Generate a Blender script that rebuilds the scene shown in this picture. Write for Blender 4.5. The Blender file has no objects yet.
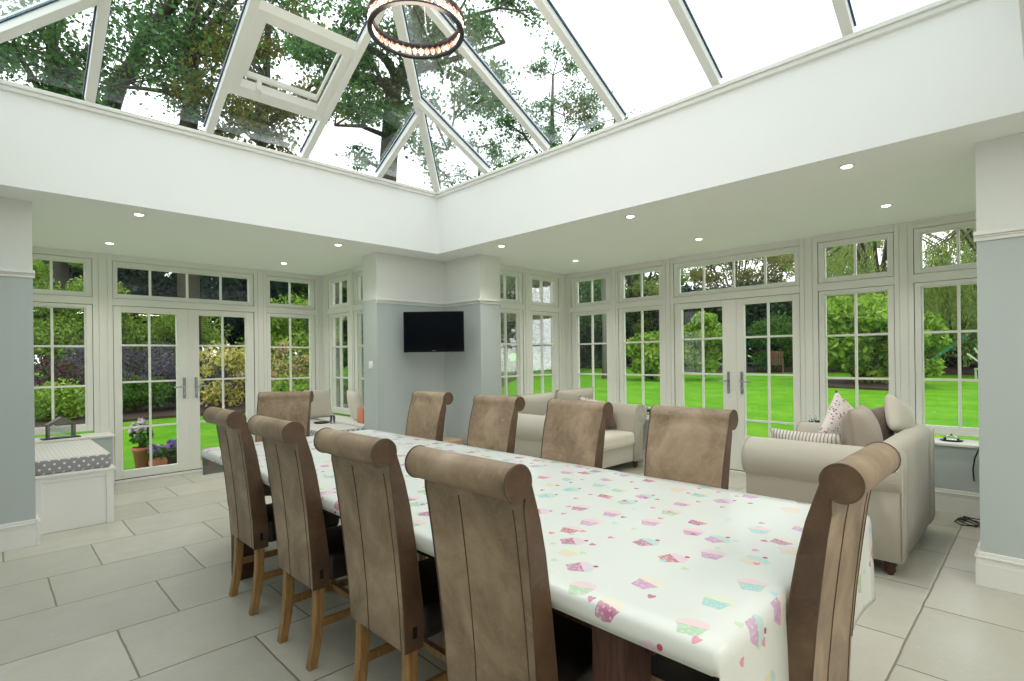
import bpy, bmesh, math, random
import numpy as np
from mathutils import Vector, Matrix
S = bpy.context.scene
COL = S.collection
PI = math.pi
def R(d): return math.radians(d)

# ------------------------------------------------------------------ mesh builder
class MB:
    def __init__(s): s.v = []; s.f = []; s.sm = []; s.uv = []
    def add(s, vs, fs, smooth=False, uv=None):
        n = len(s.v); s.v += [tuple(v) for v in vs]; s.f += [tuple(i + n for i in f) for f in fs]; s.sm += [smooth] * len(fs)
        s.uv += list(uv) if uv is not None else [(0, 0)] * len(vs)
        return s
    def box(s, x0, y0, z0, x1, y1, z1):
        x0, x1 = sorted((x0, x1)); y0, y1 = sorted((y0, y1)); z0, z1 = sorted((z0, z1))
        return s.add([(x0,y0,z0),(x1,y0,z0),(x1,y1,z0),(x0,y1,z0),(x0,y0,z1),(x1,y0,z1),(x1,y1,z1),(x0,y1,z1)],
              [(0,3,2,1),(4,5,6,7),(0,1,5,4),(1,2,6,5),(2,3,7,6),(3,0,4,7)])
    def rbox(s, x0, y0, z0, x1, y1, z1, r=.02, seg=3, smooth=True):
        bm = bmesh.new(); bmesh.ops.create_cube(bm, size=1)
        for v in bm.verts:
            v.co = Vector((x0 + (v.co.x + .5) * (x1 - x0), y0 + (v.co.y + .5) * (y1 - y0), z0 + (v.co.z + .5) * (z1 - z0)))
        bmesh.ops.bevel(bm, geom=bm.edges[:], offset=r, segments=seg, affect='EDGES', profile=.5)
        bm.verts.index_update()
        s.add([v.co[:] for v in bm.verts], [tuple(v.index for v in f.verts) for f in bm.faces], smooth); bm.free()
        return s
    def tube(s, pts, rad, n=8, cap=True, closed=False):
        pts = [Vector(p) for p in pts]; m = len(pts)
        rad = rad if isinstance(rad, (list, tuple)) else [rad] * m
        vs = []; up = None
        for i, p in enumerate(pts):
            if closed: t = pts[(i+1) % m] - pts[i-1]
            else: t = (pts[min(i+1, m-1)] - pts[max(i-1, 0)])
            if t.length < 1e-9: t = Vector((0,0,1))
            t.normalize()
            if up is None:
                up = Vector((0,0,1)) if abs(t.z) < .9 else Vector((1,0,0))
            a = (up - t * up.dot(t))
            if a.length < 1e-5: a = t.orthogonal()
            a.normalize(); up = a; b = t.cross(a)
            for k in range(n):
                an = 2 * PI * k / n
                vs.append(p + a * (math.cos(an) * rad[i]) + b * (math.sin(an) * rad[i]))
        fs = []
        for i in range(m if closed else m - 1):
            j = (i + 1) % m
            for k in range(n):
                l = (k + 1) % n
                fs.append((i*n+k, i*n+l, j*n+l, j*n+k))
        if cap and not closed:
            fs.append(tuple(range(n))[::-1]); fs.append(tuple((m-1)*n + k for k in range(n)))
        return s.add(vs, fs, True)
    def lathe(s, prof, c=(0,0,0), n=20, axis='z'):
        vs = []; m = len(prof)
        for r, z in prof:
            for k in range(n):
                a = 2*PI*k/n; x, y = r*math.cos(a), r*math.sin(a)
                p = {'z': (x, y, z), 'x': (z, x, y), 'y': (x, z, y)}[axis]
                vs.append((c[0]+p[0], c[1]+p[1], c[2]+p[2]))
        fs = [(i*n+k, i*n+(k+1)%n, (i+1)*n+(k+1)%n, (i+1)*n+k) for i in range(m-1) for k in range(n)]
        fs += [tuple(range(n))[::-1], tuple((m-1)*n+k for k in range(n))]
        return s.add(vs, fs, True)
    def prism(s, poly, a, b, f, smooth=False):
        # poly of (p,q), extruded from a to b; f(p,q,t) -> xyz
        n = len(poly)
        vs = [f(p, q, a) for p, q in poly] + [f(p, q, b) for p, q in poly]
        s.add(vs, [(i, (i+1) % n, n+(i+1) % n, n+i) for i in range(n)], smooth)
        vs2 = list(vs)
        s.add(vs2, [tuple(range(n))[::-1], tuple(range(n, 2*n))], False)
        return s
    def loft(s, rings, smooth=True, cap=True):
        n = len(rings[0]); vs = [p for r in rings for p in r]
        fs = [(i*n+k, i*n+(k+1)%n, (i+1)*n+(k+1)%n, (i+1)*n+k) for i in range(len(rings)-1) for k in range(n)]
        if cap: fs += [tuple(range(n))[::-1], tuple((len(rings)-1)*n+k for k in range(n))]
        return s.add(vs, fs, smooth)
    def beam(s, p0, p1, w, h, up=(0,0,1)):
        # rectangular bar from p0 to p1; top surface centre line through p0-p1, hangs h below
        p0, p1 = Vector(p0), Vector(p1); t = (p1-p0).normalized(); side = t.cross(Vector(up)).normalized(); u = side.cross(t).normalized()
        vs = []
        for p in (p0, p1):
            for a, b in ((-1,0),(1,0),(1,-1),(-1,-1)): vs.append(p + side*(a*w/2) + u*(b*h))
        return s.add(vs, [(0,1,2,3)[::-1],(4,5,6,7),(0,4,5,1)[::-1],(1,5,6,2)[::-1],(2,6,7,3)[::-1],(3,7,4,0)[::-1]])
    def sub(s, other, M):
        return s.add([M @ Vector(v) for v in other.v], other.f, False, other.uv) if not any(other.sm) else s._subs(other, M)
    def _subs(s, o, M):
        n = len(s.v); s.v += [tuple(M @ Vector(v)) for v in o.v]; s.f += [tuple(i+n for i in f) for f in o.f]; s.sm += o.sm; s.uv += o.uv
        return s
    def build(s, name, mat, parent=None, bevel=0, seg=2, uv=False, off=None, fix=True):
        me = bpy.data.meshes.new(name)
        o0 = Vector(off) if off is not None else Vector((0,0,0))
        me.from_pydata([tuple(Vector(v) - o0) for v in s.v], [], s.f)
        me.polygons.foreach_set('use_smooth', s.sm)
        if uv:
            l = me.uv_layers.new(name='UVMap')
            for lp in me.loops: l.data[lp.index].uv = s.uv[lp.vertex_index]
        me.materials.append(mat)
        if fix:
            bm = bmesh.new(); bm.from_mesh(me); bmesh.ops.recalc_face_normals(bm, faces=bm.faces[:]); bm.to_mesh(me); bm.free()
        ob = bpy.data.objects.new(name, me); COL.objects.link(ob)
        if bevel:
            m = ob.modifiers.new('bev', 'BEVEL'); m.width = bevel; m.segments = seg; m.limit_method = 'ANGLE'; m.angle_limit = R(40)
        if parent: ob.parent = parent
        return ob

def props(o, label=None, cat=None, group=None, kind=None):
    if label: o['label'] = label
    if cat: o['category'] = cat
    if group: o['group'] = group
    if kind: o['kind'] = kind
    return o
def empty(name, loc=(0,0,0), rz=0, rot=None):
    o = bpy.data.objects.new(name, None); COL.objects.link(o); o.location = loc
    o.rotation_euler = rot if rot else (0, 0, rz); o.empty_display_size = .1
    return o
def struct(o): o['kind'] = 'structure'; return o
def copy_tree(o, parent=None):
    c = o.copy(); COL.objects.link(c); c.parent = parent
    for ch in list(o.children): copy_tree(ch, c)
    return c

# ------------------------------------------------------------------ materials
def lin(c):
    return tuple(((x/255)/12.92 if x/255 <= .04045 else ((x/255+.055)/1.055)**2.4) for x in c) + (1,)
class NT:
    def __init__(s, name):
        s.m = bpy.data.materials.new(name); s.m.use_nodes = True; s.t = s.m.node_tree; s.t.nodes.clear()
        s.out = s.t.nodes.new('ShaderNodeOutputMaterial')
    def n(s, typ, **kw):
        nd = s.t.nodes.new(typ)
        for k, v in kw.items():
            if k.startswith('_'): setattr(nd, k[1:], v)
        for k, v in kw.items():
            if k.startswith('_'): continue
            key = int(k[1:]) if k[0] == 'i' and k[1:].isdigit() else k.replace('__', ' ')
            s.set(nd.inputs[key], v)
        return nd
    def set(s, inp, v):
        if isinstance(v, bpy.types.NodeSocket): s.t.links.new(v, inp)
        elif isinstance(v, bpy.types.Node): s.t.links.new(v.outputs[0], inp)
        else: inp.default_value = v
    def math(s, op, a, b=0, c=0, clamp=False):
        nd = s.n('ShaderNodeMath', _operation=op, _use_clamp=clamp); s.set(nd.inputs[0], a); s.set(nd.inputs[1], b); s.set(nd.inputs[2], c)
        return nd.outputs[0]
    def mix(s, f, a, b, bt='MIX'):
        nd = s.n('ShaderNodeMix', _data_type='RGBA', _blend_type=bt); s.set(nd.inputs[0], f); s.set(nd.inputs[6], a); s.set(nd.inputs[7], b)
        return nd.outputs[2]
    def noise(s, scale, detail=3, rough=.5, vec=None, dist=0):
        nd = s.n('ShaderNodeTexNoise', Scale=scale, Detail=detail, Roughness=rough, Distortion=dist)
        if vec is not None: s.set(nd.inputs['Vector'], vec)
        return nd.outputs[0]
    def obj(s): return s.n('ShaderNodeTexCoord').outputs['Object']
    def ramp(s, f, stops, interp='LINEAR'):
        nd = s.n('ShaderNodeValToRGB', Fac=f); cr = nd.color_ramp; cr.interpolation = interp
        while len(cr.elements) < len(stops): cr.elements.new(.5)
        for e, (p, c) in zip(cr.elements, stops): e.position = p; e.color = c if len(c) == 4 else tuple(c) + (1,)
        return nd.outputs[0]
    def bump(s, h, strength=.2, dist=.01):
        return s.n('ShaderNodeBump', Strength=strength, Distance=dist, Height=h).outputs[0]
    def pbr(s, color, rough=.5, metal=0, normal=None, spec=.5, **kw):
        b = s.n('ShaderNodeBsdfPrincipled'); s.set(b.inputs['Base Color'], color); s.set(b.inputs['Roughness'], rough); s.set(b.inputs['Metallic'], metal)
        s.set(b.inputs['Specular IOR Level'], spec)
        if normal is not None: s.set(b.inputs['Normal'], normal)
        for k, v in kw.items(): s.set(b.inputs[k.replace('__', ' ')], v)
        s.t.links.new(b.outputs[0], s.out.inputs[0]); return b
def simple(name, c, rough=.5, metal=0, var=0, scale=20, bump=0, spec=.5, **kw):
    t = NT(name); col = lin(c)
    if var or bump:
        nz = t.noise(scale, 4, .6, t.obj())
        if var: col = t.mix(nz, tuple(x*(1-var) for x in col[:3]) + (1,), tuple(min(1, x*(1+var)) for x in col[:3]) + (1,))
    nm = t.bump(nz, bump, .004) if bump else None
    t.pbr(col, rough, metal, nm, spec, **kw); return t.m

WHITE = simple('white_paint', (232,232,226), .45)
CEIL = simple('ceiling_paint', (244,245,243), .85, var=.01, scale=2)
FRAME = simple('window_frame_paint', (232,232,225), .4)
CHROME = simple('chrome', (190,195,200), .15, 1)
BLACK = simple('black_metal', (14,14,16), .35)
def wall_paint():
    t = NT('wall_paint'); g = t.n('ShaderNodeNewGeometry').outputs['Position']; z = t.n('ShaderNodeSeparateXYZ', Vector=g).outputs[2]
    f = t.math('GREATER_THAN', z, 2.075)
    nz = t.noise(1.5, 2)
    c = t.mix(f, lin((184,192,190)), lin((226,228,223)))
    t.pbr(c, .8, 0, t.bump(t.noise(180, 2), .05, .002)); return t.m
WALL = wall_paint()
def tiles():
    t = NT('limestone_tiles'); g = t.n('ShaderNodeNewGeometry').outputs['Position']
    sp = t.n('ShaderNodeSeparateXYZ', Vector=g); x, y = sp.outputs[0], sp.outputs[1]
    wob = t.math('MULTIPLY', t.math('SUBTRACT', t.noise(5, 3, .6, g), .5), .012)
    x = t.math('ADD', x, wob); y = t.math('ADD', y, wob)
    v = t.math('DIVIDE', t.math('SUBTRACT', y, .49), .58); row = t.math('FLOOR', v); fv = t.math('SUBTRACT', v, row)
    off = t.math('ADD', .83, t.math('MULTIPLY', t.math('SUBTRACT', row, 8), .28))
    u = t.math('DIVIDE', t.math('SUBTRACT', x, off), .757); cu = t.math('FLOOR', u); fu = t.math('SUBTRACT', u, cu)
    du = t.math('MULTIPLY', t.math('MINIMUM', fu, t.math('SUBTRACT', 1, fu)), .757)
    dv = t.math('MULTIPLY', t.math('MINIMUM', fv, t.math('SUBTRACT', 1, fv)), .58)
    d = t.math('MINIMUM', du, dv)
    grout = t.math('LESS_THAN', d, .0045)
    wn = t.n('ShaderNodeTexWhiteNoise', _noise_dimensions='2D'); cv = t.n('ShaderNodeCombineXYZ', X=cu, Y=row); t.set(wn.inputs['Vector'], cv)
    base = t.mix(wn.outputs[0], lin((182,180,168)), lin((200,196,184)))
    n1 = t.noise(3.5, 6, .62, g, .6); n2 = t.noise(28, 4, .7, g)
    base = t.mix(t.math('MULTIPLY', t.math('SUBTRACT', n1, .35, clamp=True), 1.1), base, lin((176,170,152)))
    base = t.mix(t.math('MULTIPLY', t.math('SUBTRACT', n2, .56, clamp=True), 2.2, clamp=True), base, lin((208,205,194)))
    col = t.mix(grout, base, lin((128,118,98)))
    edge = t.math('MULTIPLY', d, 90, clamp=True)
    nm = t.bump(t.math('ADD', edge, t.math('MULTIPLY', n2, .12)), .35, .004)
    t.pbr(col, t.math('ADD', .22, t.math('MULTIPLY', n1, .3)), 0, nm, .5); return t.m
TILE = tiles()
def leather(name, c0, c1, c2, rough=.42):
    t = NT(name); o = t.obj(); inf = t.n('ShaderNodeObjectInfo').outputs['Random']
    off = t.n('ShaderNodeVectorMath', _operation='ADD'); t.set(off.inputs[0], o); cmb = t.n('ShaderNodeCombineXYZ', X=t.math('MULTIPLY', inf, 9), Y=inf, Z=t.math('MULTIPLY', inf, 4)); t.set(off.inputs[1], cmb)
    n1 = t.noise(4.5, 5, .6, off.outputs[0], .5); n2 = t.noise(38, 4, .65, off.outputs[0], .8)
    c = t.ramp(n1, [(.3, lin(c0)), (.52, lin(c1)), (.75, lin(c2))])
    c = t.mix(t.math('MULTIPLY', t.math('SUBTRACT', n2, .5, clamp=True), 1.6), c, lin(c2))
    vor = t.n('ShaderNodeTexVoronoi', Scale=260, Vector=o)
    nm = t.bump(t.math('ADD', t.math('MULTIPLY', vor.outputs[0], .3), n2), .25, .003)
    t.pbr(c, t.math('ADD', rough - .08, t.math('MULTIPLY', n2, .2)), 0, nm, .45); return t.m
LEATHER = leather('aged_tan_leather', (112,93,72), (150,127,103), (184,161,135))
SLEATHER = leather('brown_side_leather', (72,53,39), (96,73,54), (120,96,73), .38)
DLEATHER = leather('dark_leather', (28,23,21), (38,31,27), (50,41,34), .35)
STITCH = simple('leather_piping', (92,72,54), .5)
def wood(name, c0, c1, scale=(3, 3, 30), rough=.5, bump=.2):
    t = NT(name); mp = t.n('ShaderNodeMapping', Vector=t.obj(), Scale=scale)
    n = t.noise(4, 5, .65, mp.outputs[0], 1.2); c = t.ramp(n, [(.3, lin(c0)), (.7, lin(c1))])
    t.pbr(c, rough, 0, t.bump(n, bump, .004)); return t.m
OAK = wood('oak_wood', (128,92,52), (182,142,90), (18, 18, 2.2), .45)
DOAK = wood('dark_stained_wood', (46,26,18), (96,58,42), (14, 14, 1.8), .55, .5)
SOFAWOOD = wood('turned_walnut', (44,24,16), (86,48,28), (10, 10, 2), .35)
def fabric(name, c, var=.06, sc=420, bump=.25, stripes=None, dots=None):
    t = NT(name); o = t.obj(); w = t.noise(sc, 2, .7, o); big = t.noise(3, 3, .5, o)
    base = lin(c); a = t.mix(big, tuple(x*(1-var) for x in base[:3]) + (1,), tuple(min(1, x*(1+var)) for x in base[:3]) + (1,))
    if stripes:
        sx = t.n('ShaderNodeSeparateXYZ', Vector=o).outputs[0]
        f = t.math('GREATER_THAN', t.math('FRACT', t.math('MULTIPLY', sx, stripes[1])), .62); a = t.mix(f, a, lin(stripes[0]))
    if dots:
        for (dc, sc2, th, seed) in dots:
            mp = t.n('ShaderNodeMapping', Vector=o, Location=(seed, seed*2, seed*.5)); vo = t.n('ShaderNodeTexVoronoi', Scale=sc2, Vector=mp.outputs[0], Randomness=.8 if seed else 0)
            f = t.math('LESS_THAN', vo.outputs['Distance'], th); a = t.mix(f, a, lin(dc))
    t.pbr(a, .95, 0, t.bump(w, bump, .002), .2, **{'Sheen__Weight': .25}); return t.m
LINEN = fabric('beige_linen', (188,182,168))
LINEN2 = fabric('pale_linen', (216,210,196))
TAUPE = fabric('taupe_velvet', (168,156,142), .1)
BROWNF = fabric('brown_velvet', (112,92,84), .15)
STRIPE = fabric('ticking_stripe', (214,208,198), .03, stripes=((150,142,138), 42))
FLORAL = fabric('ditsy_floral', (222,214,210), .03, dots=[((176,96,128), 34, .26, .3), ((120,104,140), 28, .2, 1.7), ((150,160,120), 30, .16, 3.1), ((208,150,170), 22, .2, 5.2)])
SILVER = fabric('silver_satin', (196,192,188), .12)
def cush_mat():
    t = NT('polka_dot_fabric'); g = t.obj(); sp = t.n('ShaderNodeSeparateXYZ', Vector=g); x, y, z = sp.outputs
    # dots 6 cm apart, staggered
    def dot(a, b):
        u = t.math('MULTIPLY', a, 16); v = t.math('MULTIPLY', b, 28)
        fv = t.math('FRACT', v); r = t.math('FRACT', t.math('MULTIPLY', t.math('FLOOR', v), .5))
        fu = t.math('FRACT', t.math('ADD', u, r))
        dx = t.math('DIVIDE', t.math('SUBTRACT', fu, .5), 16); dy = t.math('DIVIDE', t.math('SUBTRACT', fv, .5), 28)
        return t.math('LESS_THAN', t.math('ADD', t.math('MULTIPLY', dx, dx), t.math('MULTIPLY', dy, dy)), .000085)
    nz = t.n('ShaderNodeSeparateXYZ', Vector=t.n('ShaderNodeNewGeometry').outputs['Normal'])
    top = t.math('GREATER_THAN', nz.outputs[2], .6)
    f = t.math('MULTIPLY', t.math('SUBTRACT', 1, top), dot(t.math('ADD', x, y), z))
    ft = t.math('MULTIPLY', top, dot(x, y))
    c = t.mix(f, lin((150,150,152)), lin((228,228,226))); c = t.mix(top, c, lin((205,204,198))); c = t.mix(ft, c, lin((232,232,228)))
    t.pbr(c, .9, 0, t.bump(t.noise(300, 2), .2, .002), .2); return t.m
DOTS = cush_mat()
def cloth_mat():
    # wipe-clean cloth printed with little cup cakes and hearts
    t = NT('cupcake_oilcloth'); uv = t.n('ShaderNodeUVMap').outputs[0]
    base = lin((224,227,221)); col = base
    layers = [(6.4, (.13,.41), 1.0, [(0,(178,60,128)), (.17,(214,96,138)), (.32,(200,136,190)), (.5,(158,200,150)), (.64,(140,206,204)), (.78,(232,212,170)), (.9,(190,64,90))],
                [(0,(240,200,206)), (.2,(226,232,196)), (.4,(238,222,196)), (.6,(170,216,208)), (.8,(232,190,214))], 1),
              (9.6, (.77,.2), .55, [(0,(226,128,158)), (.35,(198,84,134)), (.6,(196,220,180)), (.8,(178,222,222))], None, 0)]
    for sc, (ox, oy), size, cups, ices, kind in layers:
        mp = t.n('ShaderNodeMapping', Vector=uv, Location=(ox, oy, 0), Scale=(sc, sc, sc))
        vo = t.n('ShaderNodeTexVoronoi', _voronoi_dimensions='2D', Scale=1, Vector=mp.outputs[0], Randomness=.62)
        loc = t.n('ShaderNodeVectorMath', _operation='SUBTRACT'); t.set(loc.inputs[0], mp.outputs[0]); t.set(loc.inputs[1], vo.outputs['Position'])
        rnd = t.n('ShaderNodeSeparateColor', Color=vo.outputs['Color'])
        rot = t.n('ShaderNodeVectorRotate', _rotation_type='Z_AXIS', Vector=loc.outputs[0], Angle=t.math('ADD', 1.2, t.math('MULTIPLY', rnd.outputs[1], 1.1)))
        sp = t.n('ShaderNodeSeparateXYZ', Vector=rot.outputs[0]); x, y = sp.outputs[0], sp.outputs[1]
        if kind:
            half = t.math('ADD', .21 * size, t.math('MULTIPLY', y, .28))
            cup = t.math('MULTIPLY', t.math('LESS_THAN', t.math('ABSOLUTE', x), half), t.math('MULTIPLY', t.math('GREATER_THAN', y, -.25), t.math('LESS_THAN', y, .04)))
            yy = t.math('SUBTRACT', y, .07); r2 = t.math('ADD', t.math('MULTIPLY', t.math('MULTIPLY', x, x), 1.0), t.math('MULTIPLY', t.math('MULTIPLY', yy, yy), 1.6))
            wob = t.math('MULTIPLY', t.noise(9, 2, .5, mp.outputs[0]), .05)
            ice = t.math('MULTIPLY', t.math('LESS_THAN', r2, t.math('ADD', .035, wob)), t.math('GREATER_THAN', y, .0))
            cy = t.math('SUBTRACT', y, .3); cher = t.math('MULTIPLY', t.math('GREATER_THAN', rnd.outputs[1], .6), t.math('LESS_THAN', t.math('ADD', t.math('MULTIPLY', x, x), t.math('MULTIPLY', cy, cy)), .0024))
            here = t.math('GREATER_THAN', rnd.outputs[2], .12)
            sd = t.n('ShaderNodeTexVoronoi', _voronoi_dimensions='2D', Scale=9, Vector=mp.outputs[0])
            spots = t.math('LESS_THAN', sd.outputs[0], .22)
            cc = t.ramp(rnd.outputs[0], [(p, lin(c)) for p, c in cups], 'CONSTANT')
            cc = t.mix(t.math('MULTIPLY', spots, .55), cc, lin((236,214,226)))
            soft = t.noise(3.5, 2, .5, mp.outputs[0])
            col = t.mix(t.math('MULTIPLY', t.math('MULTIPLY', ice, here), .6), col, t.ramp(rnd.outputs[1], [(p, lin(c)) for p, c in ices], 'CONSTANT'))
            col = t.mix(t.math('MULTIPLY', t.math('MULTIPLY', cup, here), t.math('ADD', .36, t.math('MULTIPLY', soft, .62), clamp=True)), col, cc)
            col = t.mix(t.math('MULTIPLY', cher, here), col, lin((196,84,120)))
        else:
            ax = t.math('ABSOLUTE', x); h = t.math('SUBTRACT', y, t.math('MULTIPLY', ax, .8))
            r2 = t.math('ADD', t.math('MULTIPLY', ax, ax), t.math('MULTIPLY', h, h))
            m = t.math('MULTIPLY', t.math('LESS_THAN', r2, .011), t.math('GREATER_THAN', rnd.outputs[2], .45))
            col = t.mix(t.math('MULTIPLY', m, .8), col, t.ramp(rnd.outputs[0], [(p, lin(c)) for p, c in cups], 'CONSTANT'))
    nm = t.bump(t.noise(6, 2, .5, uv), .15, .01)
    t.pbr(col, .26, 0, nm, .5); return t.m
CLOTH = cloth_mat()
def glass_mat(name, tint, rough=0.0, refl=1.0):
    t = NT(name); tr = t.n('ShaderNodeBsdfTransparent', Color=tint); gl = t.n('ShaderNodeBsdfGlossy', Roughness=rough, Color=(1,1,1,1))
    fr = t.n('ShaderNodeFresnel', IOR=1.45); f = t.math('MULTIPLY', fr.outputs[0], refl)
    mx = t.n('ShaderNodeMixShader', Fac=f); t.t.links.new(tr.outputs[0], mx.inputs[1]); t.t.links.new(gl.outputs[0], mx.inputs[2]); t.t.links.new(mx.outputs[0], t.out.inputs[0])
    return t.m
GLASS = glass_mat('window_glass', (.985,.995,.99,1), refl=.5)
RGLASS = glass_mat('roof_glass', (.96,.99,.995,1), refl=.3)
CLEAR = glass_mat('clear_glass', (.93,.96,.95,1), refl=2)
BLUEG = simple('glazing_edge_seal', (38,66,98), .2)
def emis(name, c, s):
    t = NT(name); e = t.n('ShaderNodeEmission', Color=lin(c), Strength=s); t.t.links.new(e.outputs[0], t.out.inputs[0]); return t.m
LED = emis('downlight_lamp', (255,248,236), 9)
BULB = emis('warm_bulb', (255,206,170), 9)
def leafmat(name, cols, transl=.35, rough=.55):
    t = NT(name); r = t.n('ShaderNodeNewGeometry').outputs['Random Per Island']
    c = t.ramp(r, [((i / max(1, len(cols) - 1)), lin(k)) for i, k in enumerate(cols)])
    d = t.n('ShaderNodeBsdfPrincipled', Roughness=rough); t.set(d.inputs['Base Color'], c); d.inputs['Specular IOR Level'].default_value = .25
    tl = t.n('ShaderNodeBsdfTranslucent', Color=c); mx = t.n('ShaderNodeMixShader', Fac=transl)
    t.t.links.new(d.outputs[0], mx.inputs[1]); t.t.links.new(tl.outputs[0], mx.inputs[2]); t.t.links.new(mx.outputs[0], t.out.inputs[0]); return t.m
BARK = simple('bark', (72,66,56), .9, var=.4, scale=9, bump=.8)
BARKG = simple('grey_bark', (120,114,110), .9, var=.25, scale=9, bump=.6)

# ------------------------------------------------------------------ room constants
ZC = 2.616
X0, Y0 = 4.17, 5.43        # inner corner of the main room
YB, XB = 4.73, 3.20        # inboard faces of the bay returns
YN, XE = 7.5, 6.2          # window planes
LX0, LX1, LY0, LY1 = -.23, 3.805, .06, 5.061
ZE, SL = 3.33, .53

struct(MB().box(-.75,-2.75,-.1, 6.5,7.62,0).build('floor', TILE))
c = MB(); T = 3.0
q = .12; c.box(-.75,-2.75,ZC, LX0-q,Y0,T); c.box(LX1+q,-2.75,ZC, X0,Y0,T); c.box(LX0-q,-2.75,ZC, LX1+q,LY0-q,T); c.box(LX0-q,LY1+q,ZC, LX1+q,Y0,T)
c.box(-.2,Y0,ZC, XB+.45,7.62,T); c.box(X0,-.2,ZC, 6.32,5.2,T)
# upstand round the lantern opening
for b in ((LX0-.12,LY0-.12,LX0,LY1+.12),(LX1,LY0-.12,LX1+.12,LY1+.12),(LX0,LY0-.12,LX1,LY0),(LX0,LY1,LX1,LY1+.12)): c.box(b[0],b[1],ZC, b[2],b[3],3.28)
struct(c.build('ceiling', CEIL))

def F(axis, cc, sg):       # window-wall frame: u along, w outwards, z up
    if axis == 'y': return lambda u, w, z: (u, cc + sg*w, z)
    return lambda u, w, z: (cc + sg*w, u, z)
def fbox(mb, f, u0, u1, w0, w1, z0, z1):
    a, b = f(u0, w0, z0), f(u1, w1, z1); mb.box(*a, *b)

# plaster walls, piers and the dwarf walls below the sills
w = MB()
w.box(-.75,Y0,0, .257,5.75,ZC); w.box(XB,Y0,0, X0+.33,5.75,ZC); w.box(X0,YB,0, X0+.33,Y0,ZC)
DW = .575
w.box(XB,5.75,0, 3.6,7.17,DW); w.box(XB-.005,7.17,0, 3.6,7.6,DW); w.box(2.62,7.17,0, 3.2,7.6,DW)
w.box(.257,7.17,0, .97,7.6,DW); w.box(-.15,5.75,0, .257,7.6,DW)
struct(w.build('wall_north', WALL))
w = MB()
w.box(X0+.33,YB,0, 6.3,5.17,DW); w.box(5.87,3.42,0, 6.3,YB,DW); w.box(5.87,.29,0, 6.3,1.78,DW); w.box(X0,-.12,0, 6.3,.29,DW)
w.box(X0,-.12,DW, X0+.33,.29,ZC); w.box(X0,-2.75,0, X0+.15,-.12,ZC)
struct(w.build('wall_east', WALL))
struct(MB().box(-.75,-2.75,0, -.6,Y0,ZC).build('wall_west', WALL))
struct(MB().box(-.6,-2.75,0, X0,-2.6,ZC).build('wall_south', WALL))

# ------------------------------------------------------------------ windows
WIN = [0]
def handle_stay(parent, f, u, z):
    h = MB()
    a = f(u-.05, -.012, z); b = f(u+.055, -.03, z+.012)
    h.box(*f(u-.03, -.002, z-.012), *f(u+.03, -.012, z+.012))
    h.tube([f(u, -.012, z), f(u+.02, -.03, z+.004), f(u+.06, -.034, z+.018)], .006, 6)
    h.build('window_handle', CHROME, parent)
def casement(f, u0, u1, g0, g1, um, z0, z1, gz0, gz1, rows, stay=False):
    WIN[0] += 1
    root = struct(empty('window_%d' % WIN[0], f((u0+u1)/2, 0, z0))); o = root.location
    fr = MB(); e = .004
    fbox(fr, f, u0+e, g0, .012, .075, z0+e, z1-e); fbox(fr, f, g1, u1-e, .012, .075, z0+e, z1-e)
    fbox(fr, f, g0, g1, .012, .075, z0+e, gz0); fbox(fr, f, g0, g1, .012, .075, gz1, z1-e)
    # glazing bead
    b = .012
    fbox(fr, f, g0, g0+b, .032, .07, gz0, gz1); fbox(fr, f, g1-b, g1, .032, .07, gz0, gz1); fbox(fr, f, g0+b, g1-b, .032, .07, gz0, gz0+b); fbox(fr, f, g0+b, g1-b, .032, .07, gz1-b, gz1)
    fr.build('window_frame', FRAME, root, bevel=.003, off=o)
    for m in (um if isinstance(um, (list, tuple)) else [um]):
        b_ = MB(); fbox(b_, f, m-.011, m+.011, .034, .066, gz0+b, gz1-b); b_.build('glazing_bar', FRAME, root, bevel=.002, off=o)
    for r in rows:
        b_ = MB(); fbox(b_, f, g0+b, g1-b, .036, .064, r-.011, r+.011); b_.build('glazing_bar', FRAME, root, bevel=.002, off=o)
    gl = MB(); fbox(gl, f, g0+.005, g1-.005, .047, .053, gz0+.005, gz1-.005); gl.build('glass_pane', GLASS, root, off=o)
    if stay: handle_stay(root, f, (g0+g1)/2 + .02, z0 + .03)
    return root
def pair(f, u0, u1, g0, g1, um, stay=False, lower=True):
    casement(f, u0, u1, g0, g1, um, 2.115, 2.545, 2.16, 2.50, [], stay)
    if lower: casement(f, u0, u1, g0, g1, um, .62, 2.035, .69, 1.995, [1.565, 1.125])
DOORN = [0]
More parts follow.
